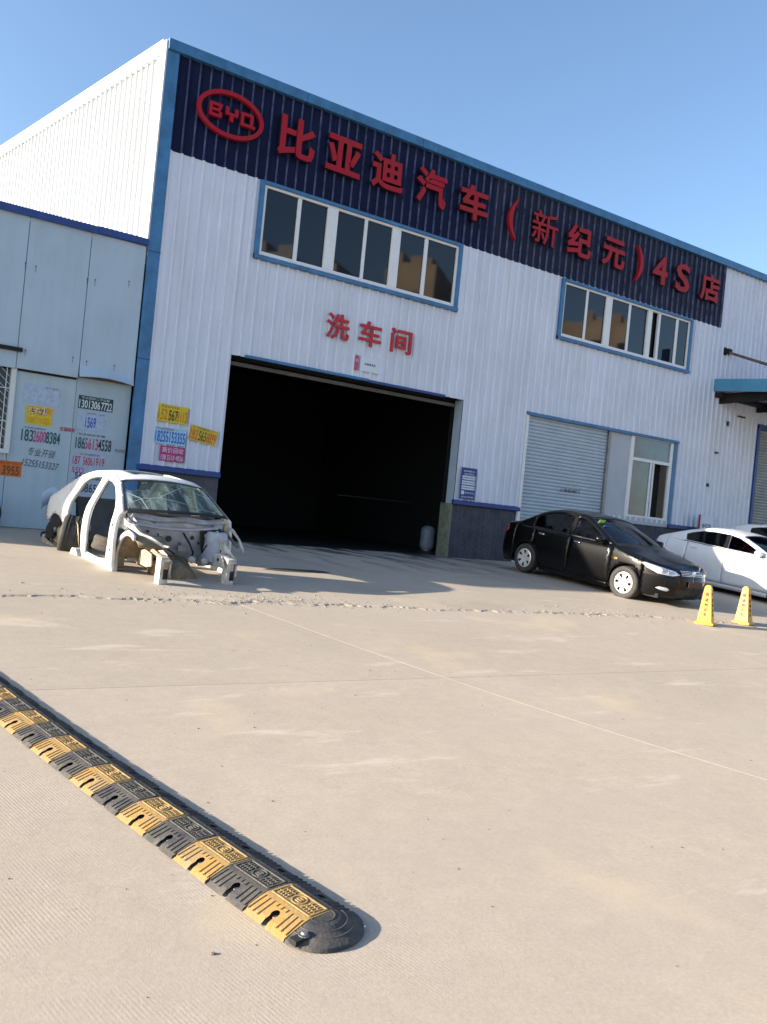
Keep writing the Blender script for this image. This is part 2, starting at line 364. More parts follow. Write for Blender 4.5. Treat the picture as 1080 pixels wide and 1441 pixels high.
# concrete road slabs with real joints
road = empty('road'); tag(road, kind='structure')
SLANT = 0.30
def slab(a0, a1, y0, y1):
    g = .0025; ny = max(2, int((y1-y0)/.25)); nx = 10; mb = MB(); V = []
    for j in range(ny+1):
        y = y0+g+(y1-y0-2*g)*j/ny
        for i in range(nx+1):
            a = a0+g+(a1-a0-2*g)*i/nx
            e = .0005 if (i in (0, nx) or j in (0, ny)) else 0
            V.append((a-SLANT*(y+10.2), y, gz(y)-e))
    F = [(j*(nx+1)+i, j*(nx+1)+i+1, (j+1)*(nx+1)+i+1, (j+1)*(nx+1)+i) for j in range(ny) for i in range(nx)]
    n0 = len(V); ring = [i for i in range(nx+1)] + [j*(nx+1)+nx for j in range(1, ny+1)] + [ny*(nx+1)+i for i in range(nx-1, -1, -1)] + [j*(nx+1) for j in range(ny-1, 0, -1)]
    V += [(V[i][0], V[i][1], V[i][2]-.03) for i in ring]
    F += [(ring[k], n0+k, n0+(k+1) % len(ring), ring[(k+1) % len(ring)]) for k in range(len(ring))]
    mb.add(V, F); mb.build('concrete_slab', MT['road'], road, smooth=False, fix=False)
AJ = [-40, -30, -22, -15, -9, .83, 10.5, 16, 22, 30, 40]
for a, a_n in zip(AJ[:-1], AJ[1:]):
    for (y0, y1) in ((-28, -22), (-22, -16.05), (-16.05, -10.08), (-10.08, -5.9)):
        slab(a, a_n, y0, y1)
# apron in front of the workshop, its front edge broken
def edge_y(x):
    base = float(np.interp(x, [-40,-2.6,1.9,6,9.1,14,40], [-6.9,-6.92,-7.06,-7.2,-7.7,-8.2,-9.0]))
    from mathutils import noise as _n
    return base + .16*_n.noise((x*.5,0,3))+.12*_n.noise((x*1.7,0,0))+.07*_n.noise((x*5.1,1,0))+.05*_n.noise((x*13,2,0))+.03*_n.noise((x*33,3,0))
mb = MB(); V = []; xs = [-40,-20,-10] + [-6+.04*i for i in range(480)] + [14, 18, 25, 40]; NY = 30
for x in xs:
    e = edge_y(x)
    w_e = .03+.10*abs(math.sin(x*.9+1.3)*math.sin(x*2.7))
    V.append((x, e-w_e, gz(e-w_e)-.008)); V.append((x, e, gz(e)+.012))
    for j in range(1, NY+1):
        y = e+(0.0-e)*j/NY; V.append((x, y, gz(y)+.014))
    V.append((x, 14, ZF+.014))
K = NY+3
F = [(i*K+j, (i+1)*K+j, (i+1)*K+j+1, i*K+j+1) for i in range(len(xs)-1) for j in range(K-1)]
mb.add(V, F); ap = mb.build('apron_pavement', MT['apron'], fix=False); tag(ap, kind='structure')
def chip(mb, x, y, z, s):
    a = random.uniform(0, 6.28); n = 5; V = []
    for k in range(n): V.append((x+s*random.uniform(.7,1.2)*math.cos(a+k*6.283/n), y+s*random.uniform(.7,1.2)*math.sin(a+k*6.283/n), z-.004))
    for k in range(n): V.append((x+s*.62*math.cos(a+k*6.283/n), y+s*.62*math.sin(a+k*6.283/n), z+s*random.uniform(.2,.5)))
    mb.add(V, [tuple(range(n, 2*n))] + [(k, (k+1) % n, (k+1) % n+n, k+n) for k in range(n)])
mb = MB()
for i in range(4200):
    x = random.uniform(-5, 12); dy = random.gauss(0, .05) if random.random() < .6 else random.gauss(.2, .25)
    y = edge_y(x)+dy-.03
    if random.random() < (.5+.5*math.sin(x*1.1+1.2))**2+.08: chip(mb, x, y, gz(y)+(.018 if dy > .03 else .002), abs(random.gauss(0, .006))+.003)
tag(mb.build('edge_rubble', mat('rubble', (.36,.31,.25), .9, var=.5, vscale=40)), 'crumbled concrete rubble along the broken edge of the apron', 'rubble', kind='stuff')
mb = MB()
for i in range(450):
    y = random.uniform(-15, -7.2); x = random.uniform(-5, 9); chip(mb, x, y, gz(y)+.002, abs(random.gauss(0, .0025))+.0015)
for i in range(4):
    y = random.uniform(-14, -9); x = random.uniform(-3.5, 3); chip(mb, x, y, gz(y)+.002, random.uniform(.007, .012))
tag(mb.build('loose_grit', mat('grit', (.17,.14,.11), .9, var=.6, vscale=30)), 'scattered grit and small dark crumbs on the road', 'grit', kind='stuff')

# ------------------------------------------------------------------ workshop building
TOP = 10.40; RAIL = 2.04; D0, D1, DT = 1.90, 7.93, 4.54
W1 = (2.26, 7.36, 6.74, 8.22); W2 = (10.88, 16.03, 6.74, 8.20)
SHU = (10.06, 13.10, 4.50); UNIT = (13.10, 15.86, 2.14, 4.50); SH2 = (19.80, 24.2, 5.58)
SG0, SG1, SGX = 8.31, 10.16, 17.44
bld = empty('workshop_building', (0, 0, ZF)); tag(bld, 'large white ribbed metal workshop with blue trim and navy sign band', 'building')
bld.location = (0, 0, 0)
PITCHR = .226; PH = .028
def rib_profile(x0, x1):
    """points (x, height) of the ribbed sheet between x0 and x1"""
    out = [(x0, 0.0)]; k = math.floor((x0-PH)/PITCHR)-1
    def h(x):
        d = abs((x-PH+PITCHR/2) % PITCHR-PITCHR/2)
        return .044 if d < .015 else (.044*(1-(d-.015)/.024) if d < .039 else 0.0)
    pts = []
    while True:
        cxx = PH+k*PITCHR
        if cxx-.05 > x1: break
        for d in (-.039, -.015, .015, .039): pts.append(cxx+d)
        for d in (.10, .126): pts.append(cxx+d)      # shallow stiffening swage between ribs
        k += 1
    xs = [x0]+[p for p in pts if x0+.002 < p < x1-.002]+[x1]
    return [(x, h(x)) for x in xs]
def sheet(x0, x1, z0, z1, y, m, parent, name='wall_sheet'):
    pr = rib_profile(x0, x1); mb = MB(); n = len(pr)
    yy = y+random.uniform(-.002, .002)
    V = [(x, yy-h, z0) for x, h in pr]+[(x, yy-h, z1) for x, h in pr]
    mb.add(V, [(i, i+1, n+i+1, n+i) for i in range(n-1)])
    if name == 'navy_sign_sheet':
        mb.m = [1 if pr[i+1][1] > pr[i][1]+.001 else 0 for i in range(n-1)]; return mb.build(name, [m, MT['navyrib']], parent, fix=False)  # only the rising flank of each rib gets the paler, painted-in light
    return mb.build(name, m, parent, fix=False)
opens = [(D0, D1, 0, DT), W1, W2, (SHU[0], SHU[1], 0, SHU[2]), UNIT, (SH2[0], SH2[1], 0, SH2[2])]
cuts = sorted(set([.22]+[.141+.904*k for k in range(1, 34)]+[v for o in opens for v in o[:2]]+[SGX]))
cuts = [c for c in cuts if .2 < c < 29]
i = 0
while i < len(cuts)-1:
    if cuts[i+1]-cuts[i] < .12 and cuts[i+1] not in (D0, D1, SGX) and all(abs(cuts[i+1]-v) > 1e-6 for o in opens for v in o[:2]): cuts.pop(i+1)
    else: i += 1
for a, b in zip(cuts[:-1], cuts[1:]):
    mid = (a+b)/2; segs = [(RAIL, TOP-.05)]
    for (x0, x1, z0, z1) in opens:
        if x0-1e-6 < mid < x1+1e-6:
            ns = []
            for (s0, s1) in segs:
                if z0 > s0: ns.append((s0, min(s1, z0)))
                if z1 < s1: ns.append((max(s0, z1), s1))
            segs = [s for s in ns if s[1]-s[0] > .02]
    for (s0, s1) in segs:
        if mid < SGX and s1 > SG0:
            if s0 < SG0-.02: sheet(a, b, s0, SG0+random.uniform(-.012, .012), 0, MT['wall'], bld)
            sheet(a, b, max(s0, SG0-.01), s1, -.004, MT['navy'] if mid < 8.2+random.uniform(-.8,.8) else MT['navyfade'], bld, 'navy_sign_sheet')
        else: sheet(a, b, s0, s1, 0, MT['wall'], bld)
# side wall (sunlit), running back at 105 degrees
A15 = R(15); dvec = Vector((-math.sin(A15), math.cos(A15), 0)); nvec = Vector((-math.cos(A15), -math.sin(A15), 0))
SL = 26.0
def side_top(d): return TOP+.015*d
kx = .16
while kx < SL:
    b = min(kx+.904, SL); pr = rib_profile(kx, b); mb = MB(); n = len(pr)
    V = [tuple(dvec*x+nvec*h+Vector((0, 0, .6))) for x, h in pr]+[tuple(dvec*x+nvec*h+Vector((0, 0, side_top(x)-.12))) for x, h in pr]
    mb.add(V, [(i+1, i, n+i, n+i+1) for i in range(n-1)]); mb.build('side_wall_sheet', MT['sidewall'], bld, fix=False); kx = b
def side_box(mb, d0, d1, n0, n1, zf0, zf1):
    V = []
    for zf_ in (zf0, zf1):
        for (d, q) in ((d0, n0), (d1, n0), (d1, n1), (d0, n1)): V.append(tuple(dvec*d+nvec*q+Vector((0, 0, zf_(d)))))
    mb.add(V, [(0,3,2,1),(4,5,6,7),(0,1,5,4),(1,2,6,5),(2,3,7,6),(3,0,4,7)])
mb = MB(); side_box(mb, .05, SL, -.02, .075, lambda d: side_top(d)-.27, lambda d: side_top(d)+.012)
mb.build('verge_flashing', MT['flash'], bld, bevel=.006)
# corner trim: blue to the front, white to the side
mb = MB(); mb.box(-.004, .235, -.062, .02, .6, TOP-.01); mb.build('corner_trim', MT['blue'], bld, bevel=.006)
mb = MB(); side_box(mb, -.05, .17, .0, .055, lambda d: 6.3, lambda d: TOP-.02); mb.build('side_corner_trim', MT['flash'], bld)
for z in (6.22, 4.1): MB().box(-.008, .24, -.066, .0, z, z+.02).build('trim_joint', MT['dblue'], bld)
# coping along the roof line
kx = 0.0; widths = []
while kx < 29:
    b = min(kx+3.0, 29); mb = MB()
    mb.prism([(-.11, TOP-.20), (-.12, TOP-.19), (-.12, TOP+.005), (-.03, TOP+.035), (.3, TOP+.03), (.3, TOP-.20)], lambda u, w, d: (d, u, w), kx, b-.008)
    mb.build('roof_coping', MT['blue'], bld, bevel=.008); kx = b
# shell that closes the building
mb = MB()
back = dvec*SL
mb.add([(0.02, .3, TOP-.2), (29, .3, TOP-.2), (29, SL, TOP+1.2), (back.x+.1, SL, TOP+.1)], [(0, 1, 2, 3)])
mb.build('roof', MT['flash'], bld, fix=False)
mb = MB(); mb.box(28.9, 29.0, .05, SL, .3, TOP-.1); mb.build('end_wall', MT['wall'], bld)
mb = MB(); mb.box(back.x, 29, SL, SL+.1, .3, TOP); mb.build('back_wall', MT['wall'], bld)
# dado and rail
def bricks(x0, x1, name='brick_dado'):
    mb = MB(); mb.box(x0, x1, .010, .24, .45, RAIL-.1); z = ZF-.05; r = 0
    while z < RAIL-.12:
        x = x0-(.125 if r % 2 else 0)
        while x < x1:
            a = max(x, x0)+.005; b = min(x+.24, x1)-.005
            if b-a > .02: mb.box(a, b, random.uniform(0, .005), .05, z, min(z+.062, RAIL-.11))
            x += .25
        z += .072; r += 1
    o = mb.build(name, MT['brick'], bld); o['kind'] = 'stuff'; return o
MB().box(.22, D0-.0, .0, .24, .45, RAIL-.1).build('rendered_dado', MT['dado'], bld)
bricks(D1+.012, SHU[0]); bricks(UNIT[0]+.05, SH2[0])
MB().box(UNIT[0], UNIT[1]+.02, -.02, .24, RAIL-.09, UNIT[2]).build('unit_sill', MT['greypanel'], bld)
for (a, b) in ((.18, D0-.002), (D1-.02, SHU[0]), (UNIT[1]+.02, SH2[0]-.05)):
    mb = MB(); mb.prism([(-.075, RAIL-.10), (-.085, RAIL-.09), (-.085, RAIL-.01), (-.03, RAIL+.02), (.02, RAIL+.02), (.02, RAIL-.10)], lambda u, w, d: (d, u, w), a, b)
    mb.build('dado_rail', MT['dblue'] , bld, bevel=.004)
# wash bay opening: jambs, lintel, track, dark room
mb = MB(); mb.box(D1, D1+.012, .0, .30, RAIL-.1, DT); mb.build('door_jamb', MT['shed'], bld)
mb = MB(); mb.box(D1-.025, D1+.01, .0, .48, .5, RAIL-.08); mb.build('door_pier', MT['moss'], bld)
mb = MB(); mb.box(D0-.012, D0, .0, .45, .5, DT); mb.build('door_jamb', MT['wall'], bld)
mb = MB(); mb.box(D0+.3, 5.2, -.075, .02, DT-.015, DT+.045); mb.build('door_lintel', MT['blue'], bld, bevel=.004)
mb = MB(); mb.box(5.215, 7.36, -.07, .02, DT-.03, DT+.03); mb.build('door_lintel', MT['dblue'], bld, bevel=.004)
mb = MB(); mb.box(D0, D1, .28, .36, DT-.16, DT-.08); mb.build('door_track', mat('dull_track', (.12,.12,.12), .6, var=.3), bld)
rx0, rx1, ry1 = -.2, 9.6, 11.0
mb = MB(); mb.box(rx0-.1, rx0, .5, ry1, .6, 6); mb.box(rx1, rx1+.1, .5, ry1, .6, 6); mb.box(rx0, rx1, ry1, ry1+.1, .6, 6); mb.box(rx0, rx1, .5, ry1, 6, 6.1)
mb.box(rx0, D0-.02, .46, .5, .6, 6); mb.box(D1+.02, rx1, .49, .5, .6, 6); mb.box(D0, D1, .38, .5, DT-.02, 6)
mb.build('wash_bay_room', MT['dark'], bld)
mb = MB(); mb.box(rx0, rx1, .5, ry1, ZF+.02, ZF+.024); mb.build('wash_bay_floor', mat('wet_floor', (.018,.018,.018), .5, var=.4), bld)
mb = MB(); mb.box(7.0, 9.58, 4.4, 4.43, 1.93, 1.96); mb.build('wash_bay_railing', mat('dim_pipe', (.045,.045,.045), .7), bld)
# windows
def window(x0, x1, z0, z1, mulls, pale=(), openp=None):
    w = MB(); t = .10
    # blue surround
    w.box(x0-.10, x0, -.075, .03, z0-.10, z1+.07); w.box(x1, x1+.10, -.075, .03, z0-.10, z1+.07)
    w.box(x0, x1, -.085, .03, z1, z1+.07); w.prism([(-.10, z0-.11), (-.11, z0-.03), (-.03, z0), (.03, z0), (.03, z0-.11)], lambda u, v, d: (d, u, v), x0-.10, x1+.10)
    win = w.build('window', MT['blue'], bld, bevel=.005)
    f = MB(); f.box(x0, x1, -.035, .05, z0, z0+.075); f.box(x0, x1, -.035, .05, z1-.055, z1); f.box(x0, x0+.06, -.033, .05, z0+.075, z1-.055); f.box(x1-.06, x1, -.033, .05, z0+.075, z1-.055)
    f.build('window_frame', MT['white'], win, bevel=.004)
    for (a, b) in mulls: MB().box(a, b, -.037 if b-a > .14 else -.02, .05, z0+.075, z1-.055).build('mullion', MT['white'], win, bevel=.004)
    edges = [x0+.06]+[v for m in mulls for v in m]+[x1-.06]
    for k in range(0, len(edges), 2):
        a, b = edges[k], edges[k+1]
        if openp is not None and k//2 == openp:
            MB().box(a, b, .12, .13, z0+.07, z1-.05).build('open_gap', MT['dark'], win); continue
        p = MB(); j = random.uniform(-.009, .009); jz = random.uniform(-.009, .009)
        p.add([(a, .012+j, z0+.07), (b, .012-j, z0+.07), (b, .012-j+jz, z1-.05), (a, .012+j+jz, z1-.05)], [(0, 1, 2, 3)])
        p.add([(a, .02+j, z0+.07), (b, .02-j, z0+.07), (b, .02-j+jz, z1-.05), (a, .02+j+jz, z1-.05)], [(3, 2, 1, 0)])
        p.build('pane', MT['glass'], win, fix=False)
    return win
window(*W1, [(3.05,3.14),(3.77,4.03),(4.72,4.80),(5.45,5.69),(6.37,6.47)])
window(*W2, [(11.72,11.80),(12.47,12.71),(13.39,13.48),(14.18,14.36),(14.64,14.74),(15.42,15.52)], openp=4)
MB().box(W1[0], W1[1], .3, .32, W1[2]-.1, W1[3]+.1).build('window_blind', MT['dark'], bld)
MB().box(W2[0], W2[1], .3, .32, W2[2]-.1, W2[3]+.1).build('window_blind', MT['dark'], bld)
# roller shutters
def shutter(x0, x1, z0, z1, m, name):
    sh = empty(name); sh.parent = bld
    z = z0; base = None
    while z < z1-.01:
        h = min(.095, z1-z)
        mb = MB(); mb.prism([(.06, 0), (.035, .012), (.024, .045), (.03, .08), (.055, h-.004), (.06, h)], lambda u, w, d: (d, u, w), x0, x1)
        if base is None or h < .09: o = mb.build('shutter_slat', m, sh, smooth=False); base = base or o.data
        else: o = link_mesh('shutter_slat', base, sh)
        o.location.z = z; z += h
    return sh
shutter(SHU[0]+.03, SHU[1]-.02, ZF+.03, SHU[2], MT['galv'], 'roller_shutter')
text_on('shutter_lettering', '上海卷闸门', 11.45, 12.2, 2.60, 2.70, .022, .003, MT['black'], bld)
MB().box(SHU[0]-.06, SHU[0]+.03, -.06, .06, .6, SHU[2]).build('shutter_guide', MT['white'], bld)
MB().box(SHU[1]-.03, SHU[1]+.06, -.045, .07, .6, SHU[2]).build('shutter_guide', MT['steel'], bld)
mb = MB(); mb.prism([(-.10, SHU[2]-.02), (-.10, SHU[2]+.05), (.02, SHU[2]+.09), (.02, SHU[2]-.02)], lambda u, w, d: (d, u, w), SHU[0]-.05, UNIT[1]+.12); mb.build('shutter_hood', MT['blue'], bld, bevel=.005)
shutter(SH2[0]+.12, SH2[1], ZF+.03, SH2[2]-.1, mat('old_shutter', (.30,.33,.33), .5, var=.3, vscale=1.5), 'roller_shutter')
MB().box(SH2[0], SH2[0]+.12, -.06, .05, .6, SH2[2]).build('shutter_guide', MT['dblue'], bld)
MB().box(SH2[0], SH2[1]+.2, -.08, .05, SH2[2]-.1, SH2[2]+.05).build('shutter_hood', MT['dblue'], bld)
# panel and sliding window beside the shutter
ux0, ux1, uz0, uz1 = UNIT
MB().box(ux0+.06, 14.0, .0, .05, uz0, uz1).build('infill_panel', MT['greypanel'], bld)
u = MB(); u.box(ux1-.03, ux1+.12, -.05, .06, uz0-.1, uz1+.0); un = u.build('window', MT['blue'], bld, bevel=.004)
f = MB(); f.box(14.0, 14.14, -.03, .05, uz0, uz1); f.box(15.71, ux1-.03, -.03, .05, uz0, uz1); f.box(14.14, 15.71, -.032, .05, 3.78, 3.87); f.box(14.14, 15.71, -.034, .05, uz0, uz0+.06); f.box(14.14, 15.71, -.03, .05, uz1-.04, uz1)
f.box(14.90, 14.97, -.02, .05, uz0+.06, 3.78); f.box(15.02, 15.09, -.012, .05, uz0+.06, 3.78); f.build('window_frame', MT['white'], un, bevel=.004)
MB().box(14.14, 15.71, .01, .02, 3.87, uz1-.04).build('pane', MT['glasspale'], un)
MB().box(14.14, 14.90, .01, .02, uz0+.06, 3.78).build('pane', MT['glasspale'], un)
MB().box(15.09, 15.71, .30, .32, uz0, 3.9).build('open_gap', MT['dark'], un)
# blue canopy, tie rod and bracket at the right
can = empty('blue_canopy', (17.4, 0, 6.3)); tag(can, 'blue edged canopy sticking out above the far right shutter', 'canopy')
mb = MB()
mb.add([(0,0,.02),(0,-3.2,-.28),(0,-3.2,.10),(0,0,.40),(.05,0,.02),(.05,-3.2,-.28),(.05,-3.2,.10),(.05,0,.40)], [(0,1,2,3),(7,6,5,4),(0,4,5,1),(3,2,6,7),(1,5,6,2),(0,3,7,4)])
mb.build('end_fascia', mat('canopy_blue', (.07,.27,.44), .5, var=.2, vscale=2), can)
mb = MB(); mb.add([(.06,0,.30),(.06,-3.15,.0),(8,-3.15,.0),(8,0,.30),(.06,0,.36),(.06,-3.15,.06),(8,-3.15,.06),(8,0,.36)], [(0,1,2,3),(7,6,5,4),(0,4,5,1),(3,2,6,7),(1,5,6,2),(0,3,7,4)]); mb.build('canopy_deck', MT['dblue'], can)
mb = MB(); mb.box(0, 8, -3.25, -3.2, -.30, .12); mb.build('front_fascia', MT['blue'], can)
for k in range(4): MB().box(.35+k*1.9, .43+k*1.9, -3.1, 0, -.32, -.02).build('joist', MT['dark'], can)
MB().box(.1, 8, -.25, -.02, -.16, -.02).build('ledger', MT['dark'], can)
mb = MB(); mb.tube([(.45, -.02, 1.33), (.45, -2.9, .2)], .045, 8); mb.build('tie_rod', mat('rusty_rod', (.16,.12,.09), .7, var=.5, vscale=8), can)
mb = MB(); mb.box(.33, .57, -.03, 0, 1.22, 1.45); mb.box(.36, .54, -.16, -.03, 1.26, 1.40); mb.build('rod_bracket', MT['dark'], can)
for (x, y, z, m) in ((.05, -1.9, .75, 'dblue'),): MB().box(x, x+.1, y-.25, y, z-.62, z+.85).build('hanging_post', MT[m], can)
# rust drips and fixing on the far wall
for (x, z, w_, h_) in ((18.7, 5.7, .35, .05), (18.2, 5.35, .06, .14), (17.75, 4.42, .14, .05), (17.5, 3.35, .08, .1)):
    MB().box(x, x+w_, -.06, -.02, z, z+h_).build('wall_fixing', MT['black'], bld)

# lettering
sg = empty('shop_sign', (0, -.03, 8.8)); sg.location = (0, 0, 0)
tag(sg, 'large red raised Chinese lettering across the navy band ending in 4S', 'sign')
for ch, cx, w_, h_ in BIG:
    b = {'（':'(', '）':')'}.get(ch, ch)
    if ch in '（）':
        mb = MB(); s_ = 1 if ch == '（' else -1; poly = []
        for k in range(13): t = -1+2*k/12; poly.append((s_*(-.16+.26*t*t), t*.52))
        for k in range(12, -1, -1): t = -1+2*k/12; poly.append((s_*(-.03+.15*t*t), t*.50))
        mb.prism(poly, lambda u, v, d: (cx+u, d, 9.30+v), -.135, -.03)
        mb.build('sign_character', MT['red'], sg); continue
    rz_ = {'亚': -.02, '迪': .015, '汽': -.01, '车': .02, '元': -.03, '4': .03}.get(ch, 0)
    text_on('sign_character', b, cx-w_/2, cx+w_/2, 9.33-h_/2, 9.33+h_/2, -.03, .105, [MT['red'], MT['redside']], sg, offset=.022 if ch in '4S' else (.008 if ch == '新' else .030), rot=rz_)
lg = empty('oval_logo_sign', (0, 0, 0)); tag(lg, 'red oval badge with three block letters at the left of the navy band', 'sign')
mb = MB(); n = 56; cx, cz = 1.36, 9.34
prof = [(.71, .47), (.625, .385)]
V = []
for k in range(n):
    a = 2*math.pi*k/n
    for (ax, az), y in ((prof[0], -.03), (prof[0], -.12), (prof[1], -.12), (prof[1], -.03)): V.append((cx+ax*math.cos(a), y, cz+az*math.sin(a)))
mb.add(V, [(4*k+j, 4*((k+1) % n)+j, 4*((k+1) % n)+(j+1) % 4, 4*k+(j+1) % 4) for k in range(n) for j in range(4)])
mb.build('oval_ring', MT['red'], lg)
def strokes(segs, x0, w_, z0, h_, t):
    mb = MB()
    for (a, b, c_, d_) in segs:   # boxes in unit coordinates
        mb.box(x0+a*w_, x0+c_*w_, -.115+random.uniform(-.003,.003), -.03, z0+b*h_, z0+d_*h_)
    return mb
LB = [(0,0,.24,1),(.24,.78,1,1),(.24,.40,.86,.60),(.24,0,1,.22),(.76,.22,1,.40),(.70,.60,.94,.78)]
LY = [(.36,0,.64,.42),(0,.42,1,.62),(0,.62,.26,1),(.74,.62,1,1)]
LD = [(0,0,.24,1),(.24,.78,1,1),(.76,.0,1,.78),(.24,0,.76,.22),(1,.0,1.18,.2)]
for segs, x0 in ((LB, .90), (LY, 1.24), (LD, 1.57)): strokes(segs, x0, .27, 9.21, .28, .05).build('logo_letter', MT['red'], lg)
ds = empty('wash_bay_sign'); tag(ds, 'three red Chinese characters above the dark wash bay door', 'sign')
for ch, cx in (('洗', 4.28), ('车', 5.12), ('间', 5.96)):
    text_on('sign_character', ch, cx-.29, cx+.29, 5.32, 5.89, -.026, .035, [mat('bright_red', (.50, .012, .03), .5, var=.2)] , ds, offset=.018)
nb = empty('door_notice'); tag(nb, 'small white notice with a red strip above the wash bay door', 'notice')
MB().box(4.93, 5.46, -.036, -.028, 4.74, 5.08).build('notice_sheet', MT['paper'], nb)
MB().box(4.79, 4.88, -.036, -.028, 4.73, 5.07).build('red_strip', mat('faded_red', (.5,.06,.12), .6), nb)
text_on('lettering', '车辆清洗处', 5.04, 5.34, 4.88, 4.94, -.036, .002, MT['black'], nb, offset=.01)
text_on('strip_lettering', '安', 4.805, 4.865, 4.92, 4.99, -.036, .002, MT['paper'], nb)
bn = empty('blue_notice_board'); tag(bn, 'blue notice board with white boxes on the wall right of the wash bay', 'notice board')
MB().box(8.08, 8.54, -.045, -.028, 2.09, 2.88).build('board', mat('notice_blue', (.012,.035,.24), .45, var=.2), bn, bevel=.004)
for r_ in range(3): MB().box(8.11, 8.51, -.049, -.046, 2.58-r_*.125, 2.68-r_*.125).build('white_box', MT['paper'], bn)
text_on('heading', '机动车维修公示', 8.14, 8.48, 2.77, 2.82, -.046, .003, MT['paper'], bn, offset=.01)
text_on('heading', '服务质量承诺', 8.16, 8.46, 2.70, 2.745, -.046, .003, MT['paper'], bn)
for r_ in range(3): text_on('box_lettering', '营业执照 许可证 标准', 8.13, 8.49, 2.61-r_*.125, 2.65-r_*.125, -.049, .002, MT['dblue'], bn)
MB().box(8.11, 8.20, -.049, -.046, 2.21, 2.30).build('white_box', MT['paper'], bn)
text_on('footer', '监督电话', 8.22, 8.5, 2.23, 2.28, -.046, .003, MT['paper'], bn)
text_on('footer', '投诉举报', 8.12, 8.5, 2.13, 2.17, -.046, .003, MT['paper'], bn)

for e_ in (sg, lg, ds, nb, bn): e_.location.y = -.02
# ------------------------------------------------------------------ pale blue shed on the left
shed = empty('panel_shed', (0, 0, 0)); tag(shed, 'low pale blue panel shed joined to the left of the white workshop', 'shed')
SX = -14.0
px_ = -.02; edges = [-.03, -1.05, -2.13]
while edges[-1] > SX: edges.append(edges[-1]-1.09)
for a, b in zip(edges[1:], edges[:-1]):
    mb = MB()
    o = random.uniform(0, .008)
    if b > -.5:   # the bottom of the last panel is bent outwards
        N = 8; V = []
        for j, (z, dy) in enumerate([(6.30,0),(4.2,0),(3.78,-.01),(3.68,-.05),(3.60,-.11),(3.555,-.16)]):
            for i in range(N+1):
                t = i/N; x = a+.006+(b-a-.012)*t; k = .35+.65*math.sin(t*2.6+.35)
                V.append((x, -.035+dy*k, z+(.05*math.sin(t*3.0) if z < 3.7 else 0)-(0.02*t if z < 3.7 else 0)))
        mb.add(V, [(j*(N+1)+i, (j+1)*(N+1)+i, (j+1)*(N+1)+i+1, j*(N+1)+i+1) for j in range(5) for i in range(N)])
        ob = mb.build('upper_panel', MT['shed'], shed, fix=False); sm = ob.modifiers.new('thickness', 'SOLIDIFY'); sm.thickness = .012; sm.offset = -1
    else:
        mb.box(a+.005, b-.005, -.035-o, .02, 3.53+random.uniform(-.01, .01), 6.30); mb.build('upper_panel', MT['shed'], shed, bevel=.003)
    zb = .45
    if a < -2.5 and b > -3.3 or (a < -2.2 and b > -3.3 and False): zb = .45
    if b > -2.1: MB().box(a+.003, b-.003, .07-o*.5, .12, zb, 3.7).build('lower_panel', MT['shedlow'], shed, bevel=.003)
MB().box(-2.20, -2.136, .065, .12, .45, 3.7).build('lower_panel', MT['shedlow'], shed)
MB().box(-3.9, -2.203, .067, .12, .45, 1.96).build('lower_panel', MT['shedlow'], shed)
MB().box(-3.9, -2.203, .067, .12, 3.80, 3.9).build('lower_panel', MT['shedlow'], shed)
MB().box(SX, -3.902, .067, .12, .45, 3.7).build('lower_panel', MT['shedlow'], shed)
MB().box(-1.07, -.03, .03, .066, 3.56, 3.80).build('panel_core', MT['rust'], shed)
MB().box(-2.18, -1.07, .03, .066, 3.50, 3.62).build('panel_core', MT['dark'], shed)
mb = MB(); mb.box(SX-.1, -.02, -.10, .1, 6.30, 6.42); mb.build('eaves_trim', MT['dblue'], shed, bevel=.006)
mb = MB(); mb.box(-.95, -.02, -.115, -.1, 6.31, 6.435); mb.box(-5, -.95, -.108, -.1, 6.29, 6.425); mb.build('eaves_cover', MT['dblue'], shed)
mb = MB(); mb.box(SX, -.3, .12, 5.0, 6.2, 6.3); mb.build('shed_roof', MT['shed'], shed)
mb = MB(); mb.box(SX-.05, SX, -.02, 5.0, .45, 6.3); mb.box(SX, -1.4, 4.95, 5.0, .45, 6.3); mb.build('shed_end_wall', MT['shed'], shed)
MB().box(SX, -.05, .03, .068, .45, .62).build('base_channel', mat('muddy_base', (.16,.17,.17), .9, var=.5, vscale=4), shed)
for (x, z) in ((-2.14,5.45),(-1.96,5.43),(-1.06,5.42),(-.92,5.43),(-.30,5.55),(-2.0,3.88),(-1.18,3.90),(-.93,3.87),(-.42,3.88)):
    mb = MB(); mb.lathe([(0,-.006),(.012,-.004),(.014,0)], 10, 'y', (x, -.046, z)); mb.box(x-.003, x+.003, -.0465, -.044, z-.11, z-.01); mb.build('fixing_screw', MT['rust'], shed)
# barred window at the frame's left edge
sw = MB(); sw.box(-3.9, -2.2, .02, .13, 3.74, 3.80); sw.box(-3.9, -2.2, .02, .13, 1.96, 2.04); sw.box(-2.29, -2.2, .022, .13, 2.04, 3.74); sw.box(-3.9, -3.82, .022, .13, 2.04, 3.74)
swo = sw.build('window', MT['flash'], shed, bevel=.004); swo.location.x = .10; swo.location.y = -.01
MB().box(-3.82, -2.29, .11, .115, 2.04, 3.74).build('pane', MT['glass'], swo)
for k in range(10): MB().tube([(-2.36-k*.15, .05, 2.04), (-2.36-k*.15, .05, 3.74)], .008, 6).build('window_bar', MT['white'], swo)
for z in (2.55, 3.15): MB().tube([(-3.82, .055, z), (-2.29, .055, z)], .009, 6).build('window_bar', MT['white'], swo)
mb = MB()
for k in range(16):
    z = 2.1+k*.14
    if z < 3.45: mb.tube([(-2.30, .045, z), (-2.62, .045, z+.30)], .004, 5)
mb.build('diagonal_mesh', MT['white'], swo)
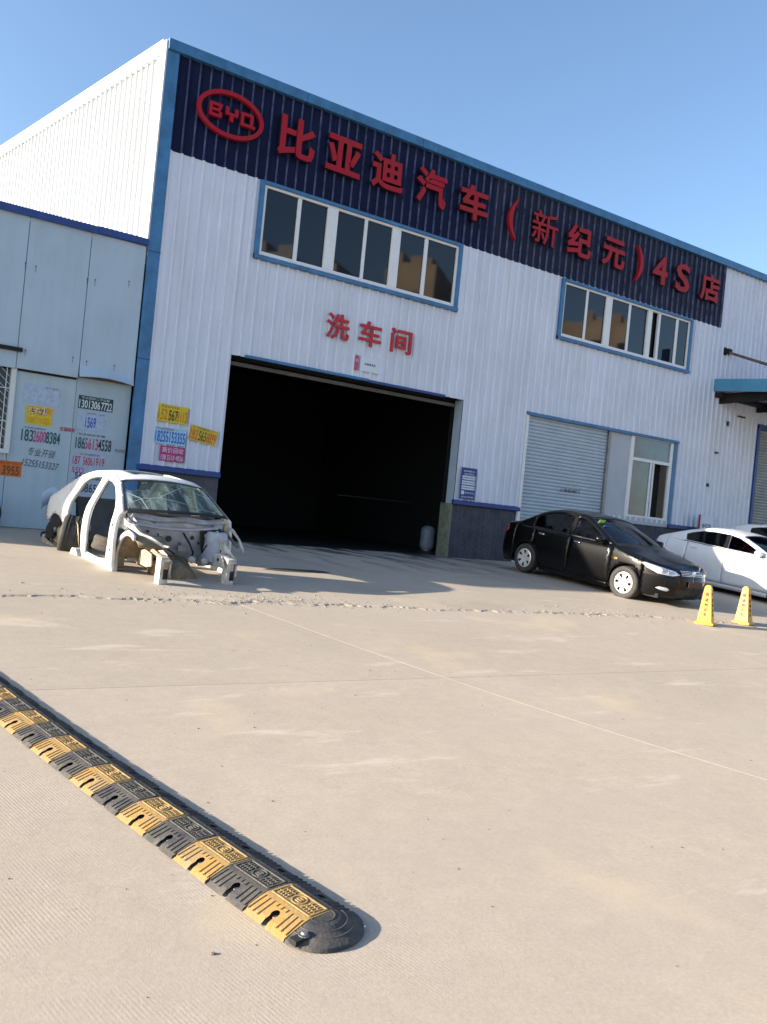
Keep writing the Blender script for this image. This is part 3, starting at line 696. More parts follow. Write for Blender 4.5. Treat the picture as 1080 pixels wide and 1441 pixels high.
mb = MB(); mb.box(-3.9, -2.15, -.10, .02, 3.83, 3.90); mb.build('window_hood', MT['dark'], swo)

# advertising stickers and lettering on the walls
def sticker(name, x0, x1, z0, z1, y, bgc, label, texts, tilt=0.0, group=None, thin=False):
    """texts: (body, fx0, fx1, fz0, fz1, colour)"""
    e = empty(name, ((x0+x1)/2, y, (z0+z1)/2), (0, tilt, 0)); tag(e, label, 'sticker', group)
    w_, h_ = x1-x0, z1-z0
    if bgc is not None: MB().box(-w_/2, w_/2, -.003, 0, -h_/2, h_/2).build('sticker_sheet', smat(bgc), e)
    for (b, a0, a1, b0, b1, c_) in texts:
        text_on('lettering', b, (a0-.5)*w_, (a1-.5)*w_, (b0-.5)*h_, (b1-.5)*h_, -.0035, .002, smat(c_), e, offset=-.009 if thin else (.012 if b1-b0 > .3 else .004), shear=.25 if thin else 0)
    return e
_sm = {}
def smat(c_):
    if c_ not in _sm: _sm[c_] = mat('print_%d' % len(_sm), c_, .6, var=.28, vscale=14)
    return _sm[c_]
GR = (.01,.10,.10); MAG = (.55,.05,.25); BLK = (.015,.015,.03); OR = (.66,.15,.01); YE = (.70,.55,.02); BL = (.02,.10,.50); RD = (.5,.03,.05); WH = (.75,.8,.85); DG = (.008,.05,.055); LB_ = (.35,.62,.80); PALE = (.42,.52,.66)
YS = .066
sticker('advert_sticker', -1.95, -1.30, 2.93, 3.30, YS, PALE, 'blank faded white paper sheet, highest on the shed beside the barred window', [('房屋出租', .55, .92, .86, .94, (.2,.3,.4))])
sticker('advert_sticker', -1.88, -1.42, 2.55, 2.90, YS, YE, 'orange over yellow sticker just under the blank faded sheet', [('活动房', .04, .96, .52, .98, (.8,.25,.05)), ('活动房', .10, .78, .56, .92, WH), ('13955145728', .08, .92, .08, .42, (.75,.35,.02))])
sticker('printed_phone_number', -1.92, -1.25, 2.23, 2.50, YS, None, 'green and pink printed phone number 18326008384 on the shed', [('183', 0, .30, 0, .82, GR), ('2600', .30, .63, 0, .82, MAG), ('8384', .63, 1, 0, .82, GR), ('专业活动房安装', .05, .6, .9, 1.0, (.1,.1,.2))])
sticker('printed_slogan', -1.27, -1.0, 2.50, 2.58, YS, None, 'tiny red printed slogan between the two columns of adverts', [('空调维修', 0, 1, 0, 1, RD)])
sticker('handwritten_note', -1.86, -1.22, 1.76, 2.12, YS, None, 'black handwritten characters over a handwritten phone number on the shed', [('专业开锁', .12, .86, .58, 1, BLK), ('15255153327', 0, 1, 0, .36, BLK)], tilt=.05, thin=True)
sticker('advert_sticker', -2.60, -1.86, 1.55, 1.83, YS, OR, 'orange sticker with dark digits under the barred window', [('8213 3955', .1, .95, .08, .68, (.12,.05,.02)), ('空调维修移机', .1, .9, .76, .95, (.4,.1,.02))])
sticker('advert_sticker', -.99, -.35, 2.98, 3.23, YS, DG, 'dark green sticker reading 13013067722', [('130', .03, .27, .06, .68, WH), ('1306', .31, .63, .06, .68, WH), ('7722', .66, .97, .06, .68, WH), ('专业回收二手设备', .08, .9, .76, .94, (.5,.65,.6))])
sticker('advert_sticker', -.98, -.44, 2.58, 2.94, YS, PALE, 'white sheet with the blue number 1569', [('1569', .28, .64, .12, .70, BL), ('办公设备', .3, .62, .86, .94, (.1,.1,.15)), ('出租', .74, .92, .84, .94, (.03,.3,.5))])
sticker('printed_phone_number', -.97, -.31, 2.21, 2.52, YS, None, 'dark and pink printed phone number 18656134558 on the shed', [('186', 0, .26, 0, .72, GR), ('5613', .26, .63, 0, .72, MAG), ('4558', .63, 1, 0, .72, BLK), ('专业防水补漏', .05, .8, .84, .98, (.12,.1,.2))])
sticker('printed_slogan', -.24, -.02, 2.22, 2.29, YS, None, 'tiny grey printed slogan close to the blue corner post', [('专业维修', 0, 1, 0, 1, (.2,.25,.3))])
sticker('advert_sticker', -1.0, -.40, 1.88, 2.14, YS, PALE, 'pale sticker with red digits 18756061919', [('187', .02, .25, .08, .72, RD), ('5606', .33, .62, .08, .72, RD), ('1919', .66, .98, .08, .72, RD), ('二手空调回收', .06, .85, .82, .97, (.3,.1,.2))])
sticker('advert_sticker', -1.02, -.40, 1.62, 1.86, YS, PALE, 'pale sticker seen between the car roof and its row of red digits', [('55D', .05, .4, .5, .95, MAG), ('5658085', .15, .98, .05, .55, BLK)])
sticker('advert_sticker', -.98, -.42, 1.36, 1.60, YS, PALE, 'lowest sticker on the shed with dark digits seen through the wreck', [('5508658', .05, .98, .1, .8, BLK)])
YW = -.049
sticker('advert_sticker', .49, 1.10, 2.94, 3.29, YW, YE, 'yellow and orange sticker reading 15215678113 on the white wall', [('1521', .03, .40, .10, .72, OR), ('567', .38, .66, .10, .72, BLK), ('8113', .64, .98, .10, .72, OR), ('专业水电安装', .1, .7, .80, .95, (.4,.12,.02))], tilt=.03)
sticker('advert_sticker', .47, 1.10, 2.50, 2.83, YW, LB_, 'light blue sticker with the number 18255153355 in blue', [('18255153355', .03, .98, .10, .78, (.02,.08,.55)), ('专业疏通管道', .06, .6, .85, .97, (.4,.05,.15))])
sticker('advert_sticker', .61, 1.11, 2.16, 2.47, YW, (.45,.04,.2), 'magenta sticker, lowest on the white wall', [('高价回收', .08, .95, .55, .92, (.8,.55,.65)), ('138 5510 4826', .05, .95, .08, .42, (.8,.6,.7))])
sticker('advert_sticker', 1.17, 1.75, 2.62, 2.93, YW, (.72,.46,.04), 'tilted yellow green sticker reading 182 565 8899 nearest the wash bay', [('182', .02, .30, .08, .75, OR), ('565', .34, .62, .08, .75, (.02,.10,.02)), ('8899', .64, .98, .08, .75, OR), ('二手车回收', .08, .7, .82, .97, (.1,.25,.05))], tilt=.14)

# ------------------------------------------------------------------ vehicles
def catmull(pts, n=24):
    P = [np.array(p, float) for p in pts]; P = [2*P[0]-P[1]]+P+[2*P[-1]-P[-2]]; out = []
    for i in range(1, len(P)-2):
        for k in range(n):
            t = k/n; a, b, c_, d = P[i-1], P[i], P[i+1], P[i+2]
            out.append(.5*((2*b)+(-a+c_)*t+(2*a-5*b+4*c_-d)*t*t+(-a+3*b-3*c_+d)*t**3))
    out.append(P[-2]); return np.array(out)
class Shape:
    """car skin: plan outline (rear centre -> front centre, left half), height-dependent inset, crown line"""
    def __init__(s, plan, side, front, rear, crown, rnd=.05, round_w=None):
        c_ = catmull(plan); d = np.hypot(*np.diff(c_, axis=0).T); s.S = np.concatenate([[0], np.cumsum(d)]); s.P = c_; s.L = s.S[-1]
        t = np.gradient(c_, axis=0); t /= np.hypot(t[:, 0], t[:, 1])[:, None]+1e-9
        s.N = np.stack([-t[:, 1], t[:, 0]], 1)       # outward for y>0 walking rear->front
        s.N[0] = (-1, 0); s.N[-1] = (1, 0)
        s.side, s.front, s.rear = [np.array(q).T for q in (side, front, rear)]; s.rnd = rnd
        s.imax = int(np.argmax(c_[:, 1]))
        cr = [(s.tok(k, v), z) for (k, v, z) in crown]; cr.sort()
        a = np.array(cr); ss = np.linspace(0, s.L, 700); zz = np.interp(ss, a[:, 0], a[:, 1])
        k = 9; zz = np.convolve(np.pad(zz, k, mode='edge'), np.ones(2*k+1)/(2*k+1), 'valid'); s.cs, s.cz = ss, zz
    def tok(s, k, v):
        if k == 'x': return float(np.interp(v, s.P[:, 0], s.S)) if np.all(np.diff(s.P[:, 0]) > -1e-6) else s.sx(v)
        if k == 'f': i = s.imax; return float(np.interp(-v, -s.P[i:, 1], s.S[i:]))
        if k == 'r': i = s.imax; return float(np.interp(v, s.P[:i+1, 1], s.S[:i+1]))
        return v
    def sx(s, x): return float(np.interp(x, s.P[:, 0], s.S))
    def top(s, q): return float(np.interp(q, s.cs, s.cz))
    def pt(s, q, z, off=0.0, side=1):
        x = np.interp(q, s.S, s.P[:, 0]); y = np.interp(q, s.S, s.P[:, 1]); nx = np.interp(q, s.S, s.N[:, 0]); ny = np.interp(q, s.S, s.N[:, 1])
        wf = max(0, nx)**2; wr = max(0, -nx)**2; ws = max(0, 1-wf-wr)
        d = ws*np.interp(z, *s.side)+wf*np.interp(z, *s.front)+wr*np.interp(z, *s.rear)
        h = s.top(q)-z; r = s.rnd
        if h < r: h = max(h, 0); d += r-math.sqrt(max(0, r*r-(r-h)**2))
        d -= off
        return (float(x-nx*d), float(max(0.0, y-ny*d))*side, float(z))
    def topline(s, q0, q1, d=.05):
        n = max(2, int(abs(q1-q0)/d)); return [(q0+(q1-q0)*i/n, s.top(q0+(q1-q0)*i/n)) for i in range(n+1)]
    def panel(s, name, outline, m, parent, holes=(), sides=(1, -1), joined=False, off=0.0, res=.07, thick=.012, crown_rows=True, xz=True, smooth=True, warp=None):
        """outline of (x,z) [or (s,z) when xz is False] on the skin"""
        cv = (lambda p: (s.sx(p[0]), p[1])) if xz else (lambda p: p)
        o2 = [cv(p) for p in outline]; h2 = [[cv(p) for p in h] for h in holes]
        q0 = min(p[0] for p in o2); q1 = max(p[0] for p in o2); ex = []
        if crown_rows:
            for dz in (.006, .02, .045):
                for i in range(int((q1-q0)/.05)+1):
                    q = q0+i*.05; ex.append((q, s.top(q)-dz))
        v2, tr = cdt(o2, h2, res, ex); obs = []
        def mk(sd, mb):
            V = [s.pt(a, b, off, sd) for a, b in v2]
            if warp: V = [warp(p) for p in V]
            mb.add(V, [t if sd > 0 else t[::-1] for t in tr])
        # orientation: s grows forward, z up, outward = +y for sd>0 -> normal of (ds x dz) = x cross z = -y, so flip
        tr = [t[::-1] for t in tr]
        groups_ = [sides] if joined else [(q,) for q in sides]
        for g in groups_:
            mb = MB()
            for sd in g: mk(sd, mb)
            o = mb.build(name, m, parent, smooth=smooth, fix=False)
            if thick:
                md = o.modifiers.new('thickness', 'SOLIDIFY'); md.thickness = thick; md.offset = -1
            obs.append(o)
        return obs
    def loft(s, name, q0, q1, bulge, m, parent, nv=14, off=0.0, thick=.01, v0=-1, v1=1, hole=None, ds=.04):
        """surface across the car between the mirrored crown lines; bulge(s)->(bx,bz)"""
        n = max(2, int(abs(q1-q0)/ds)); mb = MB(); V = []
        ym = max(p for p in s.P[:, 1])
        for i in range(n+1):
            q = q0+(q1-q0)*i/n; p = s.pt(q, s.top(q)-.0005); bx, bz = bulge(q); k = min(1, p[1]/(.5*ym))**1.5
            for j in range(nv+1):
                v = v0+(v1-v0)*j/nv; w_ = 1-v*v
                V.append((p[0]+bx*w_*k, p[1]*v, p[2]+bz*w_*k+off))
        F = []
        for i in range(n):
            for j in range(nv):
                if hole and hole(q0+(q1-q0)*(i+.5)/n, v0+(v1-v0)*(j+.5)/nv): continue
                F.append((i*(nv+1)+j, (i+1)*(nv+1)+j, (i+1)*(nv+1)+j+1, i*(nv+1)+j+1))
        mb.add(V, F); o = mb.build(name, m, parent, smooth=True, fix=False)
        if thick:
            md = o.modifiers.new('thickness', 'SOLIDIFY'); md.thickness = thick; md.offset = -1
        return o
SIDE = [(.10,.07),(.18,.045),(.28,.02),(.42,.006),(.56,0),(.72,.006),(.82,.018),(.92,.04),(.97,.06),(1.1,.115),(1.25,.175),(1.38,.225),(1.5,.28)]
FRONT = [(.10,.16),(.18,.09),(.26,.04),(.36,.005),(.48,0),(.56,.02),(.64,.06),(.72,.12),(.80,.22),(1.0,.5)]
REAR = [(.10,.16),(.20,.07),(.32,.01),(.45,0),(.6,.02),(.75,.05),(.9,.09),(1.0,.13),(1.1,.22)]
PLAN = [(-2.33,0),(-2.315,.32),(-2.25,.58),(-2.08,.75),(-1.7,.83),(-.9,.852),(.4,.852),(1.2,.842),(1.62,.80),(1.93,.68),(2.10,.48),(2.185,.25),(2.20,0)]
CROWN = [('f',0,.705),('f',.45,.71),('x',2.0,.735),('x',1.7,.79),('x',1.3,.865),('x',1.0,.945),('x',.92,.97),('x',.5,1.19),('x',.14,1.365),('x',-.1,1.405),('x',-.5,1.425),('x',-.85,1.405),('x',-1.12,1.335),('x',-1.45,1.175),('x',-1.72,1.05),('x',-1.88,1.025),('x',-2.1,1.01),('r',.4,1.0),('r',0,.995)]
def arch(xc, zc, r, a0, a1, n=16): return [(xc+r*math.cos(R(a0+(a1-a0)*k/n)), zc+r*math.sin(R(a0+(a1-a0)*k/n))) for k in range(n+1)]

def make_wheel_meshes(rt=.308, w=.195, rim=.205, m_rub=None, m_hub=None, style='hubcap'):
    m_rub = m_rub or MT['rubber']; m_hub = m_hub or MT['hub']
    t = MB(); hw = w/2
    t.lathe([(rim-.008, hw*.78),(rim+.004, hw*.92),(rim+.04, hw),(rt-.035, hw*.98),(rt-.010, hw*.86),(rt-.001, hw*.60),(rt, hw*.5),(rt-.006, hw*.46),(rt-.006, hw*.40),(rt, hw*.36),(rt+.001, .03),(rt-.006, .024),(rt-.006, -.024),(rt+.001, -.03),(rt, -hw*.36),(rt-.006,-hw*.40),(rt-.006,-hw*.46),(rt, -hw*.5),(rt-.001, -hw*.60),(rt-.010, -hw*.86),(rt-.035, -hw*.98),(rim+.04, -hw),(rim+.004, -hw*.92),(rim-.008, -hw*.78)], 44, 'y', closed=True)
    tyre = t.mesh('tyre', m_rub, smooth=True)
    # cap: dished disc with six openings
    out = [(rim*math.cos(a), rim*math.sin(a)) for a in [2*math.pi*k/48 for k in range(48)]]
    holes = []
    nh = 6 if style == 'hubcap' else 5
    for k in range(nh):
        a = 2*math.pi*(k+.5)/nh; h = []
        for (da, r_) in ((-.20,.165),(0,.176),(.20,.165),(.13,.095),(0,.088),(-.13,.095)) if style == 'hubcap' else ((-.36,.175),(0,.18),(.36,.175),(.2,.075),(-.2,.075)):
            h.append((r_*rim/.205*math.cos(a+da), r_*rim/.205*math.sin(a+da)))
        holes.append(h)
    v2, tr = cdt(out, holes, .03); c_ = MB()
    def dish(r_): return np.interp(r_, [0,.04,.06,.09,.17,.195,.205], [.022,.022,.012,.020,.026,.03,.012])
    c_.add([(a, -(hw*.78+dish(math.hypot(a, b)*.205/rim)-.012), b) for a, b in v2], tr)
    cap = c_.mesh('hubcap', m_hub, smooth=True)
    b = MB(); b.lathe([(0, -hw*.35), (rim-.004, -hw*.35), (rim-.002, -hw*.9)], 32, 'y'); back_ = b.mesh('rim', MT['black'], smooth=True)
    return tyre, cap, back_
def add_wheel(parent, meshes, x, y, z, steer=0.0, spin=0.0):
    w = empty('wheel', (x, y, z), (0, spin, steer if y < 0 else math.pi+steer)); w.parent = parent
    for nm, me in zip(('tyre', 'hubcap', 'rim'), meshes): link_mesh(nm, me, w)
    return w
def seat(parent, x, y, m):
    mb = MB()
    mb.prism([(-.25,.42),(.24,.40),(.27,.30),(-.26,.28)], lambda u, v, d: (x+u, y+d, v), -.24, .24)
    mb.prism([(-.22,.42),(-.36,.95),(-.42,1.02),(-.47,1.0),(-.44,.85),(-.32,.34)], lambda u, v, d: (x+u, y+d, v), -.23, .23)
    mb.prism([(-.43,1.06),(-.45,1.2),(-.50,1.21),(-.53,1.08)], lambda u, v, d: (x+u, y+d, v), -.12, .12)
    o = mb.build('seat', m, parent, bevel=.02); return o

def sedan(root, paint, glass, shape=None, wheels=None, dark_b=True, wb=(1.3, -1.3), belt=((.95,.955),(-1.3,.985)), opts=()):
    sh = shape or Shape(PLAN, SIDE, FRONT, REAR, CROWN)
    zb = lambda x: float(np.interp(x, [belt[1][0], belt[0][0]], [belt[1][1], belt[0][1]]))
    xf, xr = wb; ra = .352; za = .31; g = .004
    dx0, dx1, dxb = xf-.385, xr+.27, -.13      # door seams
    sd = sh.L-.0001
    # fascia: from the front arch round to the nose
    s_f0 = sh.sx(xf+.345)
    fa = [(s_f0+.0, .20)] + [(sd, .17), (sd, sh.top(sd))] + sh.topline(sd, s_f0)[1:] + [(s_f0, .42)]
    sh.panel('front_bumper', fa, paint, root, xz=False, joined=True, res=.05)
    arcf = arch(xf, za, ra, 5, 178)
    fen = [(dx0+g, .24), (dx0+g, zb(dx0)-.01)] + [(float(np.interp(q, sh.S, sh.P[:, 0])), z) for q, z in sh.topline(sh.sx(dx0+.03), s_f0-.006)] + [p for p in arcf if p[0] < xf+.338 and p[0] > dx0+.012]
    sh.panel('front_fender', fen, paint, root, res=.05)
    # doors
    d1 = [(dxb+g, .235), (dx0-g, .235), (dx0-g, zb(dx0)-.005), (dxb+g, zb(dxb)-.005)]
    sh.panel('front_door', d1, paint, root, crown_rows=False, res=.08)
    arcr = [p for p in arch(xr, za, ra, 2, 180) ]
    d2 = [(dxb-g, zb(dxb)-.005), (dx1-.10, zb(dx1)-.005), (dx1-.085, .78)] + [p for p in arch(xr, za, ra+.03, 60, 8, 6)] + [(dx1+.13, .235), (dxb-g, .235)]
    sh.panel('rear_door', d2, paint, root, crown_rows=False, res=.07)
    # quarter panel and rear bumper
    sq = sh.sx(xr-.40)
    qa = [(dx1-.108, zb(dx1)-.0)] + [(float(np.interp(q, sh.S, sh.P[:, 0])), z) for q, z in sh.topline(sh.sx(xr-.17), sq)] + [(xr-.40, .5)]
    qa = [(dx1-.092, .78), (dx1-.108, zb(dx1)-.004), (xr-.10, zb(xr-.1)-.004)] + [(float(np.interp(q, sh.S, sh.P[:, 0])), z) for q, z in sh.topline(sh.sx(xr-.42), sq)] + [(xr-.40, .36)] + [p for p in arch(xr, za, ra, 172, 62, 14) if p[0] > xr-.39]
    sh.panel('rear_quarter', qa, paint, root, res=.06)
    rb = [(sq-.006, .22), (0.0, .2), (0.0, sh.top(0))] + sh.topline(0, sq-.006)[1:]
    sh.panel('rear_bumper', rb, paint, root, xz=False, joined=True, res=.06)
    sh.panel('sill', [(xr+.40, .13), (xf-.40, .13), (xf-.40, .225), (xr+.40, .225)], paint, root, crown_rows=False)
    # upper frame with window openings
    cr = lambda x: sh.top(sh.sx(x))
    def inside(x, d): return cr(x)-d
    fw = [(.70, zb(.7)+.02), (.56, inside(.56, .085)), (.30, inside(.30, .075)), (.08, inside(.08, .062)), (-.14, inside(-.14, .058)), (-.115, zb(-.1)+.02)]
    rw = [(-.215, zb(-.2)+.02), (-.235, inside(-.235, .058)), (-.55, inside(-.55, .058)), (-.85, inside(-.85, .062)), (-1.08, inside(-1.08, .075)), (-1.24, inside(-1.24, .10)), (-1.20, zb(-1.2)+.025)]
    xa, xc = dx0+.022, xr-.41
    frame = [(xc, zb(xc)+.004)] + [(xa, zb(xa)+.002)] + [(float(np.interp(q, sh.S, sh.P[:, 0])), z) for q, z in sh.topline(sh.sx(xa), sh.sx(xc), .04)]
    sh.panel('side_frame', frame, paint, root, holes=[fw, rw], res=.05, thick=.03)
    sh.panel('side_window', fw, glass, root, off=-.014, res=.08, thick=0, crown_rows=False)
    sh.panel('side_window', rw, glass, root, off=-.014, res=.08, thick=0, crown_rows=False)
    if dark_b: sh.panel('door_pillar', [(-.215, zb(-.2)+.02), (-.115, zb(-.1)+.02), (-.14, inside(-.14, .058)), (-.235, inside(-.235, .058))], MT['pillar'], root, off=.009, thick=0, crown_rows=False)
    sh.panel('window_trim', [(-1.24, zb(-1.24)-.004), (.74, zb(.74)-.004), (.74, zb(.74)+.012), (-1.24, zb(-1.24)+.012)], MT['chrome'] if 'chrome' in opts else MT['black'], root, off=.005, thick=0, crown_rows=False)
    # top surfaces
    s_w0, s_w1 = sh.sx(xa+.02), sh.sx(.13); s_r1 = sh.sx(-1.03); s_g1 = sh.sx(xc-.02)
    kx_ = [0, sh.sx(-2.2), s_g1-.1, s_g1, s_r1, s_r1+.1, s_w1-.05, s_w1, s_w0, s_w0+.05, sh.L]
    bxv = [0, -.01, -.03, -.05, -.03, -.01, .01, .03, .16, .10, .0]; bzv = [0, .02, .035, .03, .045, .05, .05, .045, .03, .055, .0]
    bul = lambda q: (float(np.interp(q, kx_, bxv)), float(np.interp(q, kx_, bzv)))
    sh.loft('hood', s_w0+.012, sh.L-.001, bul, paint, root, ds=.035)
    ws = sh.loft('windscreen', s_w1+.004, s_w0-.004, bul, glass, root, off=-.006, thick=0)
    wsr = sh.loft('windscreen_surround', s_w1, s_w0+.01, bul, MT['black'], root, thick=0, nv=40, ds=.02, hole=lambda q, v: abs(v) < .945 and s_w1+.045 < q < s_w0-.05)
    sh.loft('roof', s_r1, s_w1, bul, paint, root)
    sh.loft('rear_window', s_g1+.03, s_r1-.004, bul, glass, root, off=-.006, thick=0)
    sh.loft('boot_lid', .001, s_g1+.026, bul, paint, root, ds=.035)
    # underbody, cabin
    mb = MB(); mb.box(-2.1, 1.95, -.66, .66, .16, .24); mb.box(xr+.38, xf-.38, -.76, .76, .165, .28); mb.build('underbody', MT['dark'], root)
    mb = MB(); mb.box(-2.05, -1.25, -.6, .6, .3, .9); mb.build('boot_floor', MT['dark'], root)
    mb = MB(); mb.box(.8, 1.95, -.55, .55, .3, .62); mb.build('engine_block', MT['dark'], root)
    mb = MB(); mb.prism([(.95,.62),(.98,.90),(.62,.94),(.5,.88),(.45,.62)], lambda u, v, d: (u, d, v), -.7, .7); mb.build('dashboard', MT['black'], root)
    sm_ = mat('seat_fabric', (.09,.088,.085), .8)
    for y in (-.37, .37): seat(root, .1, y, sm_)
    mb = MB(); mb.prism([(-1.05,.42),(-.55,.40),(-.55,.28),(-1.05,.28)], lambda u, v, d: (u, d, v), -.62, .62); mb.prism([(-.98,.42),(-1.15,.95),(-1.25,.95),(-1.1,.34)], lambda u, v, d: (u, d, v), -.62, .62); mb.build('rear_bench', sm_, root, bevel=.02)
    mb = MB(); n = 28; mb.tube([(.42+.06*math.sin(2*math.pi*k/n), .37+.18*math.cos(2*math.pi*k/n), .86+.17*math.sin(2*math.pi*k/n)) for k in range(n+1)], .014, 6, cap=False); mb.build('steering_wheel', MT['black'], root)
    # wheel housings
    for xx in wb:
        for sdn in (1, -1):
            mb = MB(); arcp = arch(xx, za, ra-.005, 0, 180, 14); o_ = len(mb.v)
            for (a, b) in arcp: mb.v += [(a, sdn*.80, b), (a, sdn*.5, b)]
            for k in range(14): mb.f.append((o_+2*k, o_+2*k+1, o_+2*k+3, o_+2*k+2)); mb.m.append(0)
            mb.prism(arch(xx, za, ra, 0, 180, 12), lambda u, v, d: (u, d, v), sdn*.49, sdn*.51)
            mb.build('wheel_housing', MT['dark'], root, fix=False)
    wm = wheels or make_wheel_meshes()
    st = 0.06 if 'steer' in opts else 0
    for xx in wb:
        for sdn in (-1, 1): add_wheel(root, wm, xx, sdn*.755, .306, steer=st if xx > 0 else 0, spin=.3+xx)
    # mirrors, handles, lamps
    for sdn in (-1, 1):
        mb = MB(); bx_, by_, bz_ = .68, sdn*.90, zb(.68)+.055
        for (dx_, r_) in ((0,0),): pass
        prof = []
        V = []; nn = 12
        for i, (dx_, k) in enumerate([(-.055,.80),(-.045,1.0),(0,1.0),(.045,.85),(.075,.45)]):
            for j in range(nn):
                a = 2*math.pi*j/nn; V.append((bx_+dx_, by_+sdn*.10*k*np.sign(math.cos(a))*abs(math.cos(a))**.7, bz_+.065*k*np.sign(math.sin(a))*abs(math.sin(a))**.7))
        F = [(i*nn+j, i*nn+(j+1) % nn, (i+1)*nn+(j+1) % nn, (i+1)*nn+j) for i in range(4) for j in range(nn)] + [tuple(range(nn))[::-1], tuple(range(4*nn, 5*nn))]
        mb.add(V, F); mo = mb.build('wing_mirror', paint, root, smooth=True)
        MB().tube([(.70, sdn*.775, zb(.7)-.0), (.69, sdn*.86, bz_-.03)], .022, 6).build('mirror_arm', MT['black'], mo)
    for xh in (dxb+.10, dx1+.02):
        sh.panel('door_handle', [(xh, zb(xh)-.115), (xh+.17, zb(xh)-.12), (xh+.18, zb(xh)-.10), (xh+.17, zb(xh)-.085), (xh, zb(xh)-.085)], paint if 'white' in opts else MT['chrome'] if 'chromehandle' in opts else paint, root, off=.022, thick=.02, crown_rows=False, res=.03)
    hs = lambda y: sh.tok('f', y)
    hl = [(hs(.36), .615), (hs(.50), .585), (sh.sx(1.90), .60), (sh.sx(1.70), .675), (sh.sx(1.60), .745), (sh.sx(1.66), .765), (sh.sx(1.85), .735), (hs(.62), .705), (hs(.44), .672)]
    hb = sh.panel('headlamp', hl, MT['lamp'], root, xz=False, off=.006, thick=.01, crown_rows=False, res=.03)
    for hlo, sdn in zip(hb, (1, -1)):
        for (yy, zz, rr) in ((.64,.655,.045),(.55,.635,.036)):
            p = sh.pt(hs(yy), zz, .004, sdn); mb = MB(); mb.lathe([(0,-.01),(rr*.6,-.004),(rr,.008),(rr*1.12,.010),(rr*1.15,.0)], 18, 'x', p); mb.build('lamp_reflector', MT['chrome'], hlo, smooth=True)
    tl = [(sh.tok('r', .42), .72), (sh.tok('r', .42), .90), (sh.sx(-2.0), .93), (sh.sx(-1.98), .80), (sh.tok('r', .65), .70)]
    sh.panel('tail_lamp', tl, MT['taillamp'], root, xz=False, off=.006, thick=.01, crown_rows=False, res=.05)
    gr = [(hs(.33), .625), (sd, .60), (sd, .70), (hs(.30), .70), (hs(.34), .665)]
    sh.panel('grille', gr, MT['black'], root, xz=False, joined=True, off=.004, thick=0, crown_rows=False, res=.04)
    for k in range(4):
        z = .612+k*.026; sh.panel('grille_bar', [(hs(.32), z), (sd, z-.004), (sd, z+.008), (hs(.32), z+.010)], MT['chrome'], root, xz=False, joined=True, off=.014, thick=.01, crown_rows=False, res=.05)
    p = sh.pt(sd, .655, .02); mb = MB(); mb.lathe([(0,.012),(.03,.012),(.05,.006),(.055,0)], 20, 'x', (p[0], 0, .655)); mb.build('badge', MT['chrome'], root, smooth=True)
    sh.panel('lower_intake', [(hs(.40), .26), (sd, .26), (sd, .36), (hs(.42), .36)], MT['black'], root, xz=False, joined=True, off=.004, thick=0, crown_rows=False, res=.05)
    fg = [(hs(.66), .315), (hs(.56), .30), (hs(.52), .33), (hs(.56), .365), (hs(.66), .375), (hs(.70), .345)]
    sh.panel('fog_lamp', fg, MT['lamp'], root, xz=False, off=.006, thick=.006, crown_rows=False, res=.03)
    sh.panel('bumper_seam', [(hs(.36), .575), (sh.sx(1.66), .575), (sh.sx(1.66), .582), (hs(.36), .582)], MT['black'], root, xz=False, off=.002, thick=0, crown_rows=False, res=.04)
    mb = MB(); mb.tube([(.98, .5, .955), (.78, .10, 1.045), (.72, -.1, 1.075)], .008, 5); mb.tube([(1.0, -.1, .985), (.86, -.45, 1.005), (.84, -.58, .99)], .008, 5); mb.build('wiper', MT['black'], root)
    return sh

def paint_mat(name, c, coat=1.0, rough=.35, flake=0.0, dirt=.0):
    m = mat(name, c, rough, spec=.5, coat=coat, var=.12, vscale=2.0); return m
MT['blackpaint'] = mat('black_car_paint', (.003,.003,.0035), .28, spec=.22, coat=.28)
MT['whitepaint'] = paint_mat('white_car_paint', (.74,.75,.77), .6, .35)
def car_glass(name, tint, alpha, rough=.02):
    m = bpy.data.materials.new(name); m.use_nodes = True; n = m.node_tree.nodes; l = m.node_tree.links; n.remove(n['Principled BSDF'])
    tr = n.new('ShaderNodeBsdfTransparent'); tr.inputs[0].default_value = (*tint, 1)
    gl = n.new('ShaderNodeBsdfGlossy'); gl.inputs['Roughness'].default_value = rough
    fr = n.new('ShaderNodeFresnel'); fr.inputs['IOR'].default_value = 1.6
    mx = n.new('ShaderNodeMixShader'); l.new(fr.outputs[0], mx.inputs[0]); l.new(tr.outputs[0], mx.inputs[1]); l.new(gl.outputs[0], mx.inputs[2])
    l.new(mx.outputs[0], n['Material Output'].inputs[0]); return m
MT['carglass'] = car_glass('car_glass', (.42,.48,.46), 1)
MT['darkglass'] = car_glass('tinted_car_glass', (.07,.08,.09), 1)

WH_CAP = make_wheel_meshes()
WH_ALLOY = make_wheel_meshes(rim=.215, style='alloy')
bc = empty('black_sedan', (8.55, -4.40, .497), (0, R(4.3), R(-86.5)))
tag(bc, 'black sedan parked nose out, half in shade, in front of the roller shutter', 'car')
shb = sedan(bc, MT['blackpaint'], MT['carglass'], wheels=WH_CAP, opts=('chromehandle', 'steer'))
